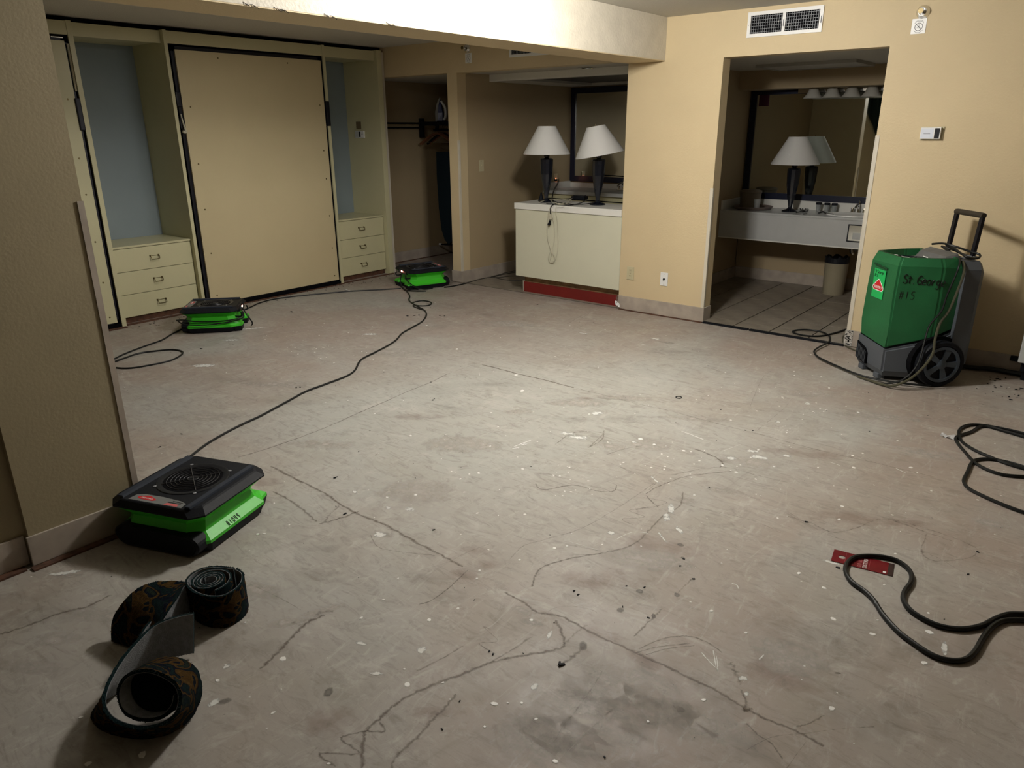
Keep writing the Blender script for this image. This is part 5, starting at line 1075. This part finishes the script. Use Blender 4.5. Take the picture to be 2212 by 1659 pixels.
# ------------------------------------------------------------------ carpet strips standing on edge
def ribbon(name, E1, E2, label, th=.009, k=6, pile_side=1, parent=None, uvs=1):
    """E1/E2: matching polylines of the two long edges; pile on one face, backing on the other"""
    A = cr(E1, k); B = cr(E2, k); n = len(A)
    t = parent or thing(name, label, 'carpet', ((A[0]+B[0])/2).to_tuple()[:2]+(0,))
    W = 6
    def grid(off, rag):
        rows = []
        for i in range(n):
            d = A[min(i+1, n-1)]-A[max(i-1, 0)]; w_ = B[i]-A[i]; nn = d.cross(w_)
            nn = nn.normalized() if nn.length > 1e-9 else Vector((0, 0, 1))
            rows.append([A[i]+w_*(j/W)+nn*off+(nn*random.uniform(-rag, rag)) for j in range(W+1)])
        return rows
    u = [0]
    for i in range(1, n): u.append(u[-1]+((A[i]+B[i])/2-(A[i-1]+B[i-1])/2).length)
    def mk_(nm, o0, o1, m, rag):
        bm = bmesh.new(); g0 = grid(o0, 0); g1 = grid(o1, rag); uvl = bm.loops.layers.uv.new('UVMap')
        v0 = [[bm.verts.new(p) for p in r_] for r_ in g0]; v1 = [[bm.verts.new(p) for p in r_] for r_ in g1]
        def f(q, uvq):
            fc = bm.faces.new(q)
            for l, uv in zip(fc.loops, uvq): l[uvl].uv = uv
        for i in range(n-1):
            for j in range(W):
                uq = [(u[i], j/W*.13), (u[i+1], j/W*.13), (u[i+1], (j+1)/W*.13), (u[i], (j+1)/W*.13)]
                f((v0[i][j], v0[i+1][j], v0[i+1][j+1], v0[i][j+1]), uq); f((v1[i][j+1], v1[i+1][j+1], v1[i+1][j], v1[i][j]), uq[::-1])
            for j in (0, W): f((v0[i][j], v0[i+1][j], v1[i+1][j], v1[i][j]) if j else (v1[i][j], v1[i+1][j], v0[i+1][j], v0[i][j]), [(0, 0)]*4)
        for i in (0, n-1):
            for j in range(W): f((v0[i][j], v0[i][j+1], v1[i][j+1], v1[i][j]), [(0, 0)]*4)
        return obj(nm, bm, m, t, world=True, smooth=True)
    s = pile_side
    mk_('pile', 0, s*th, PILE, .0012); mk_('backing', -s*.0006, -s*.0022, BACKING, 0)
    rng_ = random.Random(5); bm = bmesh.new()
    for E in (A, B):
        oth = B if E is A else A
        for i in range(n-1):
            for _ in range(3):
                q = rng_.random(); p = E[i].lerp(E[i+1], q); w_ = (p-oth[i]).normalized(); d = (E[i+1]-E[i]); nn = (B[i]-A[i]).cross(d)
                nn = nn.normalized() if nn.length > 0 else Vector((0, 0, 1))
                nn = -nn
                p0 = p+nn*s*rng_.uniform(.001, th); p1 = p0+w_*rng_.uniform(.001, .0045)+nn*s*rng_.uniform(-.002, .003)
                tube([p0, p1], .0009, 3, bm)
    o = obj('frayed_edge', bm, mat('carpet_fringe', (.008, .022, .022), .95), t, world=True); o['kind'] = 'stuff'
    return t
def pz(l): return [at(a, b_, 'Z', z) for a, b_, z in l]
# upper strip: tight roll at the right, loop at the left, tail in front
cR = at(455, 1330, 'Z', 0.0); cR = Vector((cR.x, cR.y, 0)); hw_ = .125
tr = at(452, 1252, 'Z', hw_)
cx0, cy0 = tr.x, tr.y
E1 = []; E2 = []
turns = 3.6; N = 60
for i in range(N+1):
    a = 2*PI*turns*i/N; r_ = .022+.0105*(a/(2*PI)) + (.016 if i > N*.78 else 0)*((i-N*.78)/(N*.22)) ; an = -a*1.0+R(200)
    E1.append(Vector((cx0+r_*math.cos(an), cy0+r_*math.sin(an), hw_))); E2.append(Vector((cx0+r_*math.cos(an), cy0+r_*math.sin(an), .004)))
ribbon('carpet_roll', E1, E2, 'tightly rolled carpet strip standing on edge before the near fan', th=.006, k=1, pile_side=1)
top = pz([(508, 1229, hw_), (523, 1240, hw_), (516, 1264, hw_), (480, 1286, hw_), (435, 1283, hw_), (405, 1262, hw_), (412, 1243, hw_), (440, 1228, hw_), (470, 1225, hw_), (505, 1228, hw_)])
ribbon('carpet_strip', top, [Vector((p.x, p.y, .002)) for p in top], 'outer wrap of patterned carpet around the tight roll', th=.007, pile_side=1)
top = pz([(408, 1258, .125), (380, 1282, .12), (352, 1315, .115), (318, 1352, .11), (300, 1380, .10)])
ribbon('carpet_strip', top, [Vector((p.x, p.y, .002)) for p in top], 'carpet strip showing grey backing between the tight roll and the left loop', th=.007, pile_side=-1)
# folded loop of patterned carpet to the left
e1 = pz([(402, 1262, .120), (370, 1260, .135), (335, 1262, .135), (300, 1275, .13), (268, 1305, .105), (248, 1340, .055), (246, 1385, .002)])
e2 = pz([(395, 1270, .118), (385, 1290, .128), (368, 1315, .128), (352, 1340, .115), (338, 1365, .09), (326, 1388, .045), (312, 1406, .002)])
ribbon('carpet_strip', e1, e2, 'bulging fold of gold patterned carpet left of the tight roll', th=.010, pile_side=1, k=7)
# lower strip: raised tail, sweeping left, then rolled over
e1 = pz([(418, 1326, .150), (395, 1330, .148), (360, 1340, .142), (330, 1355, .135), (300, 1385, .130), (270, 1420, .128), (248, 1455, .124), (232, 1490, .118), (228, 1520, .108), (240, 1545, .095), (270, 1562, .086), (310, 1568, .082), (350, 1560, .090), (378, 1540, .105), (386, 1510, .125), (378, 1482, .145), (350, 1462, .160), (315, 1452, .165), (280, 1460, .155), (262, 1480, .135), (257, 1505, .110), (265, 1530, .092), (285, 1546, .080), (318, 1552, .076), (350, 1545, .084), (370, 1525, .10), (376, 1502, .12)])
e2 = pz([(418, 1410, .020), (398, 1414, .016), (372, 1420, .010), (340, 1432, .006), (310, 1448, .004), (282, 1470, .004), (256, 1495, .003), (225, 1515, .003), (204, 1540, .003), (212, 1562, .003), (250, 1582, .003), (310, 1590, .003), (368, 1578, .003), (410, 1545, .012), (430, 1500, .045), (424, 1455, .085), (400, 1432, .110), (370, 1425, .125), (335, 1430, .125), (312, 1445, .115), (305, 1470, .10), (310, 1495, .08), (326, 1518, .05), (352, 1528, .03), (384, 1522, .03), (404, 1502, .045), (412, 1478, .065)])
nr = ribbon('carpet_strip', e1, e2, 'nearest carpet strip curling into an open roll with grey backing', th=.009, pile_side=-1, k=6)

ring = cr([a_.lerp(b_, .55) for a_, b_ in zip(e1[14:25], e2[14:25])], 3); cc = sum(ring, Vector())/len(ring)
nn_ = (ring[len(ring)//3]-cc).cross(ring[0]-cc).normalized()
bm = loft([[cc+(p-cc)*k+nn_*o for p in ring] for k, o in ((.985, 0), (.6, .012), (.2, .006), (.2, .002), (.985, -.006))])
obj('roll_shade_disc', bm, mat('shaded_roll_inside', (.004, .009, .010), .95, spec=.1, bump=.6, bscale=200), nr, world=True)  # added dark disc, its colour stands in for shade inside the roll
# ------------------------------------------------------------------ globe fitting of the lamp that lights the room (above the frame)
t = thing('ceiling_globe', 'round lit ceiling globe just above the picture frame', 'light', (LX, LY, H))
obj('canopy', lathe([(.10, 0), (.10, -.02), (.06, -.035)], 28), WHITEP, t, smooth=True)
obj('stem', tube([(0, 0, -.035), (0, 0, -.06)], .02), WHITEP, t)
obj('glow_bulb', lathe([(.012, -.06), (.035, -.09), (.05, -.115), (.045, -.15), (.02, -.17), (.004, -.172)], 20), EMIT, t, smooth=True)
t = thing('fill_light_housing', 'square housing added for the unseen fill light behind the plaster beam', 'light', (PX, PY, H))
obj('tray', box(-.31, .31, -.31, .31, -.045, -.001, bev=.004), WHITEP, t)  # unseen tray added to house the far-room fill light
# cut-off grey appliance at the right edge
t = thing('wall_heater', 'grey boxed appliance cut off at the right edge by the wall', 'appliance', (-.25, 5.77, .14))
obj('cabinet', box(-.33, .45, 5.62, Y1-.0115, .135, .55, bev=.006), COUNTER, t, world=True)
obj('underside', box(-.31, .43, 5.66, Y1-.0115, .07, .134), BLACKP, t, world=True); obj('feet', box(-.30, -.26, 5.70, 5.76, 0, .07, box(.36, .40, 5.70, 5.76, 0, .07)), BLACKP, t, world=True)
obj('plug', box(-.385, -.331, 5.79, 5.8165, .095, .128, bev=.003), BLACKP, t, world=True)
